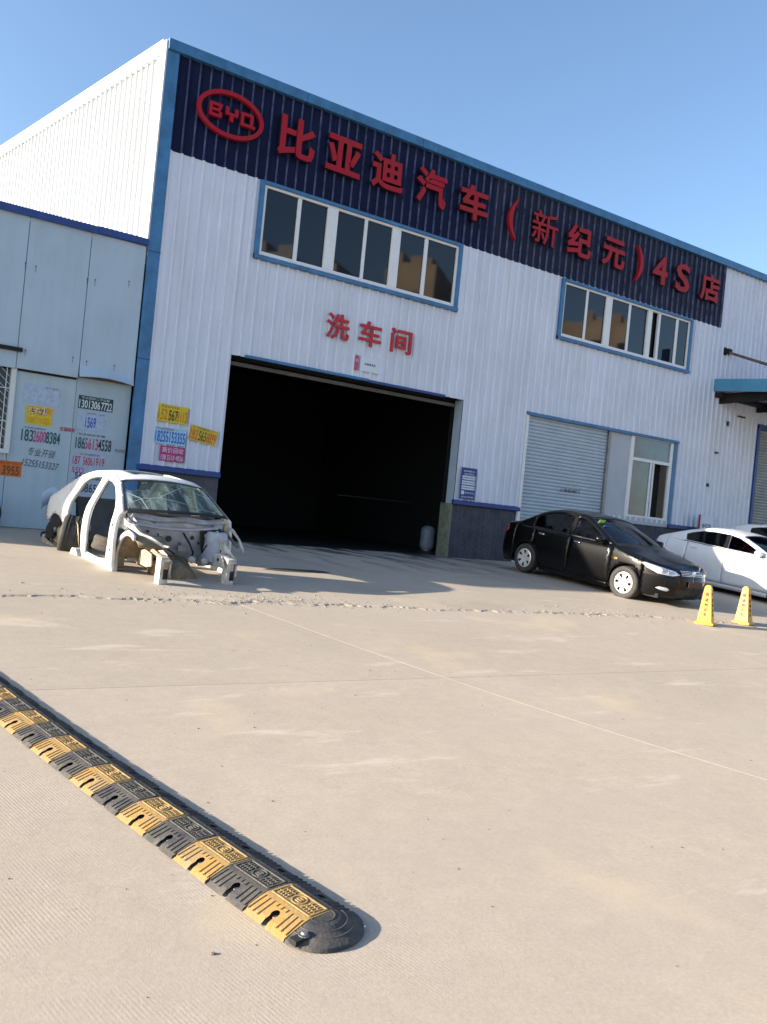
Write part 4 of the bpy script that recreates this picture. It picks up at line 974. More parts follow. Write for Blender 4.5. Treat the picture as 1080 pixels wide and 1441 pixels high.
# details seen on the black car: windscreen permit, amber repeater, empty plate holder
MB().box(-.075, .075, -.002, .002, -.06, .06).build('permit_sticker', mat('permit_green', (.30,.62,.10), .6), bc)
st_ = [o for o in bc.children if o.name.startswith('permit_sticker')][0]; st_.location = (.30, -.50, 1.305); st_.rotation_euler = (R(8), R(0), R(90)); st_.rotation_euler = Matrix.Rotation(R(-58), 3, 'Y').to_euler()
st_.data = MB().box(-.07, .07, -.085, .085, -.002, .002).mesh('permit_sticker', mat('permit_green', (.35,.65,.12), .6))
MB().box(-.05, .05, -.07, .07, -.002, .002).build('inspection_sticker', mat('inspection_blue', (.05,.20,.55), .6), bc)
s2_ = [o for o in bc.children if o.name.startswith('inspection_sticker')][0]; s2_.location = (.42, -.50, 1.225); s2_.rotation_euler = Matrix.Rotation(R(-58), 3, 'Y').to_euler()
shb.panel('side_repeater', [(1.02,.70),(1.09,.70),(1.10,.735),(1.03,.74)], MT['amber'], bc, off=.008, thick=.006, crown_rows=False, res=.03)
mb = MB(); mb.box(2.215, 2.225, -.20, .20, .42, .52); mb.build('plate_holder', mat('plate_red', (.06,.01,.012), .5, var=.4), bc, bevel=.004)

# white fastback sedan
PLANW = [(-2.30,0),(-2.285,.32),(-2.22,.58),(-2.05,.76),(-1.7,.85),(-.9,.875),(.4,.875),(1.2,.865),(1.68,.82),(2.0,.70),(2.18,.48),(2.26,.25),(2.28,0)]
CROWNW = [('f',0,.70),('f',.45,.71),('x',2.1,.74),('x',1.8,.81),('x',1.35,.90),('x',1.05,.97),('x',.95,.995),('x',.5,1.21),('x',.14,1.35),('x',-.1,1.395),('x',-.5,1.415),('x',-.85,1.395),('x',-1.2,1.32),('x',-1.55,1.215),('x',-1.80,1.135),('x',-1.98,1.09),('x',-2.12,1.07),('r',.4,1.06),('r',0,1.055)]
wc = empty('white_sedan', (12.95, -4.75, .475), (0, R(4.0), R(-86)))
tag(wc, 'white fastback sedan parked beside the black sedan, cut off by the frame', 'car')
shw = sedan(wc, MT['whitepaint'], MT['darkglass'], shape=Shape(PLANW, SIDE, FRONT, REAR, CROWNW), wheels=WH_ALLOY, wb=(1.35, -1.3), belt=((.95,.97),(-1.3,1.05)), opts=('white', 'chromehandle'))
suv = empty('white_hatchback', (16.75, -3.9, .50), (0, R(3.0), R(-86))); suv.scale = (1.08, 1.08, 1.08)
tag(suv, 'white hatchback just showing its roof behind the white fastback sedan', 'car')
CROWNS = [('f',0,.82),('f',.45,.83),('x',2.1,.86),('x',1.8,.93),('x',1.35,1.0),('x',1.05,1.06),('x',.95,1.08),('x',.5,1.33),('x',.14,1.50),('x',-.1,1.54),('x',-.5,1.56),('x',-1.0,1.555),('x',-1.45,1.52),('x',-1.75,1.44),('x',-1.95,1.27),('x',-2.08,1.12),('r',.4,1.06),('r',0,1.05)]
sedan(suv, MT['whitepaint'], MT['darkglass'], shape=Shape(PLANW, SIDE, FRONT, REAR, CROWNS), wheels=WH_ALLOY, wb=(1.35, -1.3), belt=((.95,1.03),(-1.3,1.08)), opts=('white',))

# ------------------------------------------------------------------ stripped white car body
MT['wreckwhite'] = mat('wreck_white', (.74,.74,.73), .4, var=.2, vscale=4, c2=(.60,.585,.55), coat=.2)
MT['wreckdirty'] = mat('wreck_dirty_white', (.66,.64,.60), .6, var=.5, vscale=9, c2=(.34,.29,.22), bump=.25, bscale=25)
MT['wreckgrey'] = mat('wreck_shaded_white', (.46,.47,.52), .5, var=.3, vscale=7, streak=.3, streak_col=(.16,.14,.12))  # white body paint with its shade put into the colour, plus dirt streaks
MT['mud'] = mat('dried_mud', (.30,.23,.14), .9, var=.5, vscale=8, c2=(.13,.09,.055), bump=.25)
MT['mudpale'] = mat('pale_dust', (.46,.38,.27), .9, var=.4, vscale=7, c2=(.28,.21,.13), bump=.2)
def shattered_glass():
    m = bpy.data.materials.new('shattered_glass'); m.use_nodes = True; n = m.node_tree.nodes; l = m.node_tree.links; n.remove(n['Principled BSDF'])
    tc = n.new('ShaderNodeTexCoord')
    tr = n.new('ShaderNodeBsdfTransparent'); tr.inputs[0].default_value = (.40,.56,.50,1)
    gl = n.new('ShaderNodeBsdfGlossy'); gl.inputs['Roughness'].default_value = .12; fr = n.new('ShaderNodeFresnel'); fr.inputs['IOR'].default_value = 1.5
    m1 = n.new('ShaderNodeMixShader'); l.new(fr.outputs[0], m1.inputs[0]); l.new(tr.outputs[0], m1.inputs[1]); l.new(gl.outputs[0], m1.inputs[2])
    df = n.new('ShaderNodeBsdfDiffuse'); df.inputs[0].default_value = (.55,.68,.64,1)
    def vor(scale, rnd=1.0, sc=(1,1,1), rot=0):
        mp = n.new('ShaderNodeMapping'); mp.inputs['Scale'].default_value = sc; mp.inputs['Rotation'].default_value = (0, 0, rot); l.new(tc.outputs['Object'], mp.inputs['Vector'])
        v = n.new('ShaderNodeTexVoronoi'); v.feature = 'DISTANCE_TO_EDGE'; v.inputs['Scale'].default_value = scale; l.new(mp.outputs[0], v.inputs['Vector']); return v.outputs['Distance']
    def ramp(f, p0, a, p1, b):
        r = n.new('ShaderNodeValToRGB'); r.color_ramp.elements[0].position = p0; r.color_ramp.elements[1].position = p1; r.color_ramp.elements[0].color = (a,a,a,1); r.color_ramp.elements[1].color = (b,b,b,1); l.new(f, r.inputs[0]); return r.outputs[0]
    def mx(a, b):
        x = n.new('ShaderNodeMath'); x.operation = 'MAXIMUM'; l.new(a, x.inputs[0]); l.new(b, x.inputs[1]); return x.outputs[0]
    big = ramp(vor(2.2, sc=(1.0,.55,1.4), rot=.6), .004, .55, .014, 0); sm = ramp(vor(13, sc=(1,.35,.6), rot=-.7), .01, .16, .06, 0)
    ns = n.new('ShaderNodeTexNoise'); ns.inputs['Scale'].default_value = 2.6; ns.inputs['Detail'].default_value = 6; mpn = n.new('ShaderNodeMapping'); mpn.inputs['Rotation'].default_value = (R(35), 0, 0); mpn.inputs['Scale'].default_value = (1.0, 3.2, .7); l.new(tc.outputs['Object'], mpn.inputs['Vector']); l.new(mpn.outputs[0], ns.inputs['Vector'])
    cl = ramp(ns.outputs[0], .47, .03, .74, .55)
    f = mx(mx(big, sm), cl)
    m2 = n.new('ShaderNodeMixShader'); l.new(f, m2.inputs[0]); l.new(m1.outputs[0], m2.inputs[1]); l.new(df.outputs[0], m2.inputs[2])
    l.new(m2.outputs[0], n['Material Output'].inputs[0]); return m
MT['shatter'] = shattered_glass()
wk = empty('stripped_car_shell', (-.60, -4.30, .315), (0, R(2.5), R(-80.5)))
tag(wk, 'wrecked white car shell without doors, bonnet or front wheels and a shattered windscreen', 'car wreck')
PLANK = [(-2.20,0),(-2.19,.38),(-2.14,.64),(-2.00,.79),(-1.6,.852),(-.9,.865),(.4,.865),(1.2,.855),(1.62,.80),(1.93,.68),(2.10,.48),(2.185,.25),(2.20,0)]
CROWNK = [('f',0,.70),('x',1.3,.865),('x',1.08,.945),('x',1.02,.985),('x',.74,1.17),('x',.44,1.355),('x',.22,1.41),('x',-.2,1.44),('x',-.62,1.415),('x',-.98,1.335),('x',-1.32,1.175),('x',-1.62,1.02),('x',-1.90,.93),('r',.4,.91),('r',0,.905)]
sk = Shape(PLANK, SIDE, FRONT, REAR, CROWNK)
def tl_(x0, x1): return [(float(np.interp(q, sk.S, sk.P[:, 0])), z) for q, z in sk.topline(sk.sx(x0), sk.sx(x1), .04)]
ck = lambda x, d: (x, sk.top(sk.sx(x))-d)
front_open = [(.80,.30),(.86,.55),(.85,.92),(.80,1.0),ck(.66,.10),ck(.46,.08),ck(.22,.075),ck(.06,.075),(.02,1.05),(.03,.80),(.05,.42),(.0,.28),(.5,.26)]
rear_edge = [(-.80,.58),(-.84,.78),(-.82,.98),ck(-.74,.17),ck(-.60,.115),ck(-.4,.09),ck(-.12,.078),(-.14,1.05),(-.15,.80),(-.14,.45),(-.10,.20)]
torn = [(-2.03,.72),(-1.96,.57),(-1.86,.66),(-1.70,.55),(-1.56,.62),(-1.40,.70),(-1.15,.67),(-.92,.58)]
out_r = [(-.08,.13),(.98,.13),(1.02,.40),(1.0,.90)] + tl_(1.04, -2.03) + torn + rear_edge
sk.panel('side_frame', out_r, MT['wreckwhite'], wk, holes=[front_open], sides=(-1,), res=.045, thick=.05)
out_l = [(-1.05,.15),(.98,.13),(1.02,.40),(1.0,.90)] + tl_(1.04, -1.98) + [(-1.95,.5),(-1.70,.34)] + arch(-1.3,.31,.36,160,30,8)
rear_open_l = [(-.94,.66),(-1.13,.80),(-1.12,.98),ck(-1.02,.14),ck(-.85,.095),ck(-.6,.085),ck(-.25,.078),(-.20,1.05),(-.15,.80),(-.14,.30),(-.80,.30)]
sk.panel('side_frame', out_l, MT['wreckwhite'], wk, holes=[front_open, rear_open_l], sides=(1,), res=.06, thick=.05)
# raised seam line of the rear quarter
sk.panel('quarter_flange', [(-.92,.66),(-.955,.80),(-.93,.99),ck(-.84,.17),ck(-.66,.115),ck(-.66,.095),ck(-.87,.14),(-.99,.99),(-1.02,.80),(-.98,.66)], MT['wreckwhite'], wk, sides=(-1,), off=.016, thick=.015, crown_rows=False, res=.03)
sk.panel('pillar_seam', [(-.10,.80),(-.08,.80),(-.085,1.2),ck(-.06,.09),ck(-.08,.09),(-.105,1.2)], MT['wreckgrey'], wk, sides=(-1,), off=.003, thick=0, crown_rows=False, res=.04)
s_w0, s_w1, s_r1, s_g1 = sk.sx(1.03), sk.sx(.43), sk.sx(-.98), sk.sx(-1.62)
kxx = [0, s_g1-.1, s_g1, s_r1, s_r1+.1, s_w1-.05, s_w1, s_w0, s_w0+.05, sk.L]
bulk = lambda q: (float(np.interp(q, kxx, [0,-.03,-.05,-.03,-.01,.01,.03,.18,.10,0])), float(np.interp(q, kxx, [0,.035,.03,.05,.055,.055,.05,.03,.055,0])))
sk.loft('roof', s_r1, s_w1, bulk, MT['wreckwhite'], wk, hole=lambda q, v: abs(v) < .56 and sk.sx(-.35) < q < sk.sx(.22), nv=24, ds=.03, thick=.02)
sk.loft('sunroof_glass', sk.sx(-.35), sk.sx(.22), bulk, MT['glass'], wk, off=-.03, v0=-.57, v1=.57, thick=0)
sk.loft('windscreen', s_w1+.01, s_w0-.01, bulk, MT['shatter'], wk, nv=40, ds=.02, off=-.006, thick=0, hole=lambda q, v: ((v+.80)/.17)**2+((q-s_w1-.10)/.11)**2 < 1+.3*math.sin(9*v+30*q))
sk.loft('windscreen_seal', s_w1, s_w0+.01, bulk, MT['black'], wk, thick=0, nv=50, ds=.02, hole=lambda q, v: abs(v) < .955 and s_w1+.05 < q < s_w0-.05)
sk.loft('rear_window_frame', s_g1, s_r1, bulk, MT['wreckwhite'], wk, thick=.02, nv=30, ds=.03, hole=lambda q, v: abs(v) < .86)
sk.loft('parcel_shelf', sk.sx(-1.85), s_g1, lambda q: (0, 0), MT['wreckgrey'], wk, off=-.08, thick=.02)
def shrink(poly, d):
    cx_ = sum(p[0] for p in poly)/len(poly); cz_ = sum(p[1] for p in poly)/len(poly); out = []
    for x, z in poly:
        dx_, dz_ = x-cx_, z-cz_; L_ = math.hypot(dx_, dz_) or 1; out.append((x-dx_/L_*d, z-dz_/L_*d))
    return out
sk.panel('door_flange', front_open, MT['wreckgrey'], wk, holes=[shrink(front_open, .035)], sides=(-1,), off=-.03, thick=.006, crown_rows=False, res=.05)
sk.panel('door_seal', shrink(front_open, .030), MT['black'], wk, holes=[shrink(front_open, .042)], sides=(-1,), off=-.026, thick=.012, crown_rows=False, res=.05)
for (x, z, r_) in ((.93,.78,.022),(.93,.70,.014),(.95,.46,.022),(.95,.38,.014),(.90,.60,.018),(-.05,.62,.018),(-.05,.50,.012),(.0,.40,.014)):
    p = sk.pt(sk.sx(x), z, .002, -1); mb = MB(); mb.lathe([(0,-.003),(r_*.85,-.003),(r_,.002)], 12, 'y', p); mb.build('hinge_hole', MT['black'], wk)
# torn white flanges hanging off the hinge pillar and cowl end
rs = random.Random(5)
for k in range(11):
    x, y, z = rs.uniform(.98,1.12), rs.uniform(-.78,-.62), rs.uniform(.62,.96); a = rs.uniform(0, 6.3); l_ = rs.uniform(.05,.13)
    mb = MB(); d_ = Vector((math.cos(a)*.5+.5, rs.uniform(-.4,.3), math.sin(a))).normalized()*l_; w_ = Vector((rs.uniform(-.3,.3), rs.uniform(-.5,.5), rs.uniform(-.3,.3)))*.09
    P0 = Vector((x, y, z)); V = [P0, P0+w_, P0+d_*.6+w_*.9+Vector((.01,-.01,.01)), P0+d_+w_*.2, P0+d_*.55-w_*.15]
    mb.add(V+[v+Vector((.004,.004,.006)) for v in V], [(0,1,2,3,4),(9,8,7,6,5)]+[(i, (i+1) % 5, (i+1) % 5+5, i+5) for i in range(5)]); mb.build('torn_flange', MT['wreckwhite'] if k % 3 else MT['wreckgrey'], wk)
# hoses and pipes left on the firewall
for k, (pts_, r_, m_) in enumerate((([(1.12,.05,.75),(1.2,.12,.62),(1.17,.2,.5),(1.1,.22,.42)], .014, 'black'), ([(1.10,-.3,.72),(1.19,-.28,.6),(1.2,-.16,.52),(1.15,-.05,.46)], .010, 'black'), ([(1.08,.52,.80),(1.2,.44,.72),(1.22,.36,.6),(1.15,.34,.5)], .012, 'black'), ([(1.10,-.52,.70),(1.22,-.4,.56),(1.3,-.28,.5)], .009, 'steel'))):
    mb = MB(); mb.tube(pts_, r_, 6); mb.build('hose', MT[m_], wk, smooth=True)
mb = MB(); mb.box(1.12, 1.16, -.02, .12, .50, .58); mb.build('bracket', MT['steel'], wk, bevel=.006)
mb = MB(); mb.prism([(.30,.80),(.62,.84),(.66,.55),(.52,.48),(.34,.52)], lambda u, v, d: (1.115-.10*u*u+d, u, v), .0, .02); mb.build('brake_plate', MT['black'], wk, bevel=.004)
# cowl and firewall
mb = MB(); V = []; N = 14
rows = [(.98,.955,.70,.15),(1.03,.90,.70,.15),(1.00,.87,.70,.12),(1.02,.82,.68,.10),(1.00,.62,.66,.06),(.98,.46,.62,.02),(.90,.32,.60,0)]
for (x, z, w_, bx_) in rows:
    for j in range(N+1):
        v = -1+2*j/N; V.append((x+bx_*(1-v*v)+.012*math.sin(9*v+z*30), w_*v, z+.012*math.sin(7*v+x*20)))
mb.add(V, [(i*(N+1)+j, (i+1)*(N+1)+j, (i+1)*(N+1)+j+1, i*(N+1)+j+1) for i in range(len(rows)-1) for j in range(N)])
mb.build('firewall', MT['wreckgrey'], wk, smooth=False)  # white paint, its shade painted in as lavender grey
for (y, z, r_) in ((-.14,.66,.042),(.20,.69,.028),(.30,.62,.018),(-.34,.62,.02),(.02,.60,.014),(.46,.70,.055),(-.44,.74,.02)):
    mb = MB(); mb.lathe([(0,.010),(r_*.9,.010),(r_,.0)], 16, 'x', (1.105-.09*y*y, y, z)); mb.build('grommet_hole', MT['black'], wk)
for (y, z, w_, h_) in ((.36,.70,.05,.06),(.14,.74,.03,.03),(.50,.72,.03,.03)):
    mb = MB(); mb.box(1.09, 1.12, y, y+w_, z, z+h_); mb.build('bracket', MT['wreckwhite'], wk, bevel=.006)
mb = MB(); mb.tube([(1.10, -.62, .83), (1.16, -.3, .80), (1.17, .1, .80), (1.12, .55, .84)], .018, 6); mb.build('cowl_lip', MT['wreckgrey'], wk)
mb = MB()
for k in range(9):
    y = -.42+.1*k; mb.tube([(1.07+random.uniform(0,.03), y, .90+random.uniform(-.02,.02)), (1.09, y+random.uniform(.05,.14), .87+random.uniform(-.03,.03)), (1.06, y+.12, .91)], .012, 5)
mb.build('wiring_loom', mat('dusty_wire', (.14,.13,.10), .8, var=.5, vscale=20), wk)['kind'] = 'stuff'
MB().box(.93, 1.06, -.55, .45, .925, .95).build('cowl_tray', MT['black'], wk, bevel=.01)
# front rails
def boxbeam(pts, w_, h_, m, name):
    mb = MB(); o_ = 0
    P = [Vector(p) for p in pts]
    for i, p in enumerate(P):
        t = (P[min(i+1, len(P)-1)]-P[max(i-1, 0)]).normalized(); a = Vector((0, 0, 1)).cross(t).normalized(); b = t.cross(a)
        ww = w_[i] if isinstance(w_, list) else w_; hh = h_[i] if isinstance(h_, list) else h_
        mb.v += [tuple(p+a*sx_*ww/2+b*sy_*hh/2) for sx_, sy_ in ((-1,-1),(1,-1),(1,1),(-1,1))]
    for i in range(len(P)-1):
        for k in range(4): mb.f.append((4*i+k, 4*i+(k+1) % 4, 4*i+4+(k+1) % 4, 4*i+4+k)); mb.m.append(0)
    mb.f += [(3,2,1,0), tuple(4*(len(P)-1)+k for k in range(4))]; mb.m += [0, 0]
    return mb.build(name, m, wk, bevel=.008)
boxbeam([(.90,-.42,.36),(1.25,-.44,.42),(1.55,-.45,.44),(1.78,-.46,.42)], .09, [.16,.16,.15,.15], MT['mudpale'], 'chassis_rail')
boxbeam([(.90,.44,.36),(1.25,.46,.43),(1.55,.46,.45),(1.78,.46,.42)], .09, [.16,.17,.18,.16], MT['wreckdirty'], 'chassis_rail')
for y in (-.46, .47):
    mb = MB(); mb.box(1.66, 1.80, y-.075, y-.03, .16, .50); mb.box(1.74, 1.80, y+.05, y+.07, .24, .47); mb.box(1.785, 1.802, y-.03, y+.05, .445, .48); mb.box(1.72, 1.79, y-.03, y+.045, .16, .22)
    ob = mb.build('crash_box', MT['wreckdirty'], wk, bevel=.006)
    MB().box(1.66, 1.765, y-.03, y+.05, .20, .445).build('crash_box_core', MT['black'], ob)
    for dz in (.26, .44): mb = MB(); mb.lathe([(0,.008),(.018,.008),(.02,0)], 10, 'x', (1.80, y+.06, dz)); mb.build('bolt', MT['steel'], ob)
for (x, y, z, r_) in ((1.20,-.488,.42,.020),(1.40,-.497,.45,.016),(1.55,-.50,.44,.022),(1.25,.40,.44,.02),(1.5,.41,.46,.02),(1.52,.517,.52,.028),(1.36,.515,.56,.022),(1.30,.515,.68,.03),(1.62,.525,.42,.02)):
    mb = MB(); mb.lathe([(0,-.004),(r_,-.004),(r_,.004)], 12, 'y', (x, y-.006, z)); mb.build('rail_hole', MT['black'], wk)
for (pts_, w_, h_) in (([(1.60,.40,.50),(1.72,.36,.47),(1.78,.34,.40)], .012, .05), ([(1.30,-.40,.50),(1.45,-.36,.52),(1.55,-.34,.47)], .012, .045), ([(1.05,.60,.62),(1.25,.58,.55),(1.5,.56,.56)], .014, .05)):
    boxbeam(pts_, w_, h_, MT['wreckdirty'], 'bent_lip')
# upper apron beams and strut towers
boxbeam([(.98,-.72,.86),(1.10,-.69,.81),(1.20,-.66,.79),(1.30,-.61,.72),(1.44,-.52,.68),(1.58,-.42,.61),(1.66,-.38,.615)], [.09,.07,.075,.05,.055,.045,.03], [.10,.06,.07,.04,.045,.03,.02], MT['wreckdirty'], 'apron_beam')
boxbeam([(.98,-.74,.80),(1.12,-.66,.70),(1.24,-.60,.60)], [.06,.04,.03], [.06,.04,.03], MT['wreckwhite'], 'apron_brace')
boxbeam([(1.0,.74,.86),(1.16,.77,.83),(1.32,.80,.72),(1.42,.81,.60),(1.46,.80,.56)], [.05,.035,.03,.035,.02], [.06,.04,.025,.03,.02], MT['wreckdirty'], 'apron_beam')
boxbeam([(1.02,.68,.80),(1.22,.72,.72),(1.38,.75,.62)], [.04,.03,.03], [.05,.04,.03], MT['steel'], 'apron_brace')
mb = MB(); mb.lathe([(.07,.80),(.13,.795),(.15,.76),(.16,.62),(.18,.48),(.2,.40)], 18, 'z', (1.18,.52,0)); mb.build('strut_tower', MT['wreckgrey'], wk, smooth=True)
mb = MB(); mb.prism([(1.05,.74),(1.22,.82),(1.50,.62),(1.72,.50),(1.74,.34),(1.56,.34),(1.40,.40),(1.22,.42)], lambda u, v, d: (u, d+.10*(u-1.3), v), .50, .52); mb.build('inner_apron', MT['wreckdirty'], wk, bevel=.004)
mb = MB(); mb.prism([(1.04,.62),(1.25,.56),(1.5,.50),(1.48,.34),(1.2,.32),(1.06,.36)], lambda u, v, d: (u, d, v), -.44, -.42); mb.build('inner_apron', MT['mudpale'], wk, bevel=.004)
# right front wheel arch liner: rolled muddy sheet with a white flange
mb = MB(); arcp = arch(1.30, .36, .33, 178, 40, 14); V = []
for (a, b) in arcp:
    for y in (-.74, -.60, -.44, -.34): V.append((a+.01*math.sin(20*y+9*b), y, b+.012*math.sin(15*y)))
mb.add(V, [(4*i+j, 4*i+j+1, 4*i+5+j, 4*i+4+j) for i in range(14) for j in range(3)])
o = mb.build('arch_liner', MT['mud'], wk, smooth=True, fix=False); md = o.modifiers.new('thickness', 'SOLIDIFY'); md.thickness = .012
mb = MB(); mb.prism([(.96,.12),(1.02,.12)] + [(a, b) for a, b in arch(1.30,.36,.33,182,60,14)] + [(a, b) for a, b in arch(1.30,.36,.39,62,166,14)] + [(.93,.50)], lambda u, v, d: (u, d, v), -.78, -.75); mb.build('arch_flange', MT['wreckgrey'], wk, bevel=.004)
mb = MB(); mb.prism([(1.0,.14),(1.02,.62),(1.16,.68),(1.4,.62),(1.5,.35),(1.46,.14)], lambda u, v, d: (u, d, v), -.345, -.33); mb.build('arch_back', MT['mud'], wk)
mb = MB(); mb.prism([(1.08,.30),(1.12,.50),(1.30,.54),(1.56,.50),(1.60,.36),(1.40,.30)], lambda u, v, d: (u, d-.10*(u-1.1), v+.02*math.sin(14*u)), -.52, -.50); mb.build('dusty_cover', MT['mudpale'], wk, bevel=.01)
# floor, tunnel, subframe
mb = MB(); mb.box(-1.75, .98, -.74, .74, .13, .19); mb.build('floor_pan', mat('floor_blue_grey', (.12,.13,.15), .7, var=.4, vscale=6), wk)
mb = MB(); V = []
for i, x in enumerate((.95, 1.1, 1.3, 1.45)):
    for k in range(11):
        a = math.pi*k/10; V.append((x, .34*math.cos(a)*(1-.15*i), .10+(.36-.06*i)*math.sin(a)))
mb.add(V, [(11*i+k, 11*i+k+1, 11*i+12+k, 11*i+11+k) for i in range(3) for k in range(10)] + [tuple(33+k for k in range(11))]); mb.build('tunnel_end', MT['mud'], wk, smooth=True)
for (y, z) in ((.12,.42),(.30,.40)): mb = MB(); mb.lathe([(0,.012),(.03,.010),(.045,-.005),(.05,-.03)], 12, 'x', (1.34+.05*y, y, z)); mb.build('mount_bush', MT['wreckdirty'], wk, smooth=True)
# cabin remains
mb = MB(); mb.prism([(.55,.70),(.85,.72),(.88,.92),(.60,.96)], lambda u, v, d: (u, d, v), -.66, .66); mb.build('dash_beam', MT['black'], wk, bevel=.02)
mb = MB(); mb.prism([(-1.05,.20),(-.92,.36),(-1.0,.60),(-1.22,.98),(-1.28,.98),(-1.15,.5)], lambda u, v, d: (u, d, v), -.60, .62); mb.build('rear_bulkhead', mat('bulkhead_grey', (.10,.115,.14), .7, var=.4, vscale=5), wk)
mb = MB(); mb.prism([(.50,.20),(.72,.20),(.74,.44),(.60,.50),(.52,.42)], lambda u, v, d: (u, d, v), -.70, -.55); mb.build('hinge_bracket', mat('chalky_grey', (.40,.38,.32), .8, var=.4, vscale=9), wk, bevel=.01)
mb = MB(); mb.box(-.13, -.07, -.80, -.76, .58, .66); mb.box(-.16, -.10, -.82, -.80, .60, .645); mb.build('door_striker', MT['wreckwhite'], wk, bevel=.006)
# torn black liner and muddy inner wheel housing at the right rear
def crumple(p, k=.02): return (p[0]+k*math.sin(19*p[2]+7*p[0]), p[1]+k*1.6*math.sin(13*p[0]+9*p[2]), p[2]+k*.6*math.sin(17*p[0]))
sk.panel('torn_liner', [(-2.02,.16),(-1.92,.32),(-1.74,.54),(-1.50,.66),(-1.30,.77),(-1.02,.78),(-.78,.72),(-.58,.62),(-.66,.54),(-.92,.66),(-1.16,.60),(-1.36,.46),(-1.62,.30),(-1.80,.16)], MT['dark'], wk, sides=(-1,), off=-.03, thick=.012, crown_rows=False, res=.05, warp=lambda p: crumple(p, .018), smooth=False)
sk.panel('inner_wheel_housing', [(-1.95,.15),(-1.70,.34),(-1.45,.54),(-1.15,.68),(-.80,.70),(-.52,.62),(-.42,.46),(-.46,.2),(-1.0,.14)], MT['mudpale'], wk, sides=(-1,), off=-.09, thick=.012, crown_rows=False, res=.06, warp=lambda p: crumple(p, .012))
mb = MB(); mb.tube([(-2.15,-.72,.24), (-1.85,-.82,.22), (-1.5,-.86,.21), (-1.0,-.90,.2)], [.05,.04,.035,.02], 6); mb.build('bumper_strip', MT['mudpale'], wk)
mb = MB(); mb.lathe([(0,.05),(.05,.03),(.06,-.03),(0,-.05)], 10, 'x', (-2.18,-.72,.26)); mb.build('exhaust_end', MT['black'], wk)
mb = MB(); mb.prism([(-.50,.18),(-.40,.30),(-.24,.30),(-.14,.19)], lambda u, v, d: (u, d, v), -.88, -.76); mb.build('sill_stub', mat('pale_stub', (.5,.5,.47), .7, var=.3, vscale=9), wk, bevel=.01)
sk.panel('lamp_recess', [(-2.04,.72),(-1.96,.60),(-1.92,.72),(-1.96,.83),(-2.03,.83)], mat('dark_red_recess', (.05,.012,.012), .5), wk, sides=(-1,), off=.006, thick=.01, crown_rows=False, res=.03)
mb = MB(); V = []; 
for i in range(7):
    for j in range(6): V.append((-2.10-.05*math.sin(i*.5)-.03*math.cos(j), -.55-.05*i+.02*math.sin(j*1.3), .76+.055*j+.015*math.sin(i*1.1)-.012*(i-3)**2))
mb.add(V, [(6*i+j, 6*i+j+1, 6*i+7+j, 6*i+6+j) for i in range(6) for j in range(5)])
o = mb.build('plastic_sheet', mat('milky_plastic', (.42,.52,.62), .3), wk, smooth=True, fix=False)
# rear tyre under the arch, and the loose tyre in the doorway
ty, _, _ = make_wheel_meshes(rt=.305, w=.20, rim=.20, m_rub=MT['dustyrubber'])
t1 = link_mesh('rear_tyre', ty, wk); t1.location = (-.78, -.76, .42); t1.rotation_euler = (R(-6), 0, R(-24)); t1.scale = (1, 1.55, 1)
t1.data = t1.data.copy(); t1.data.materials[0] = MT['rubber']; MB().lathe([(0,-.02),(.21,-.02),(.21,.02),(0,.02)], 20, 'y').build('wheel_disc', MT['dark'], t1)
lt = link_mesh('loose_tyre', ty); tag(lt, 'dusty loose tyre lying in the front doorway of the wrecked car', 'tyre')
wk_m = Matrix.Translation((-.60, -4.30, .315)) @ Matrix.Rotation(R(-80.5), 4, 'Z') @ Matrix.Rotation(R(2.5), 4, 'Y')
lt.matrix_world = wk_m @ Matrix.Translation((.36, -.56, .42)) @ Matrix.Rotation(R(76), 4, 'X')

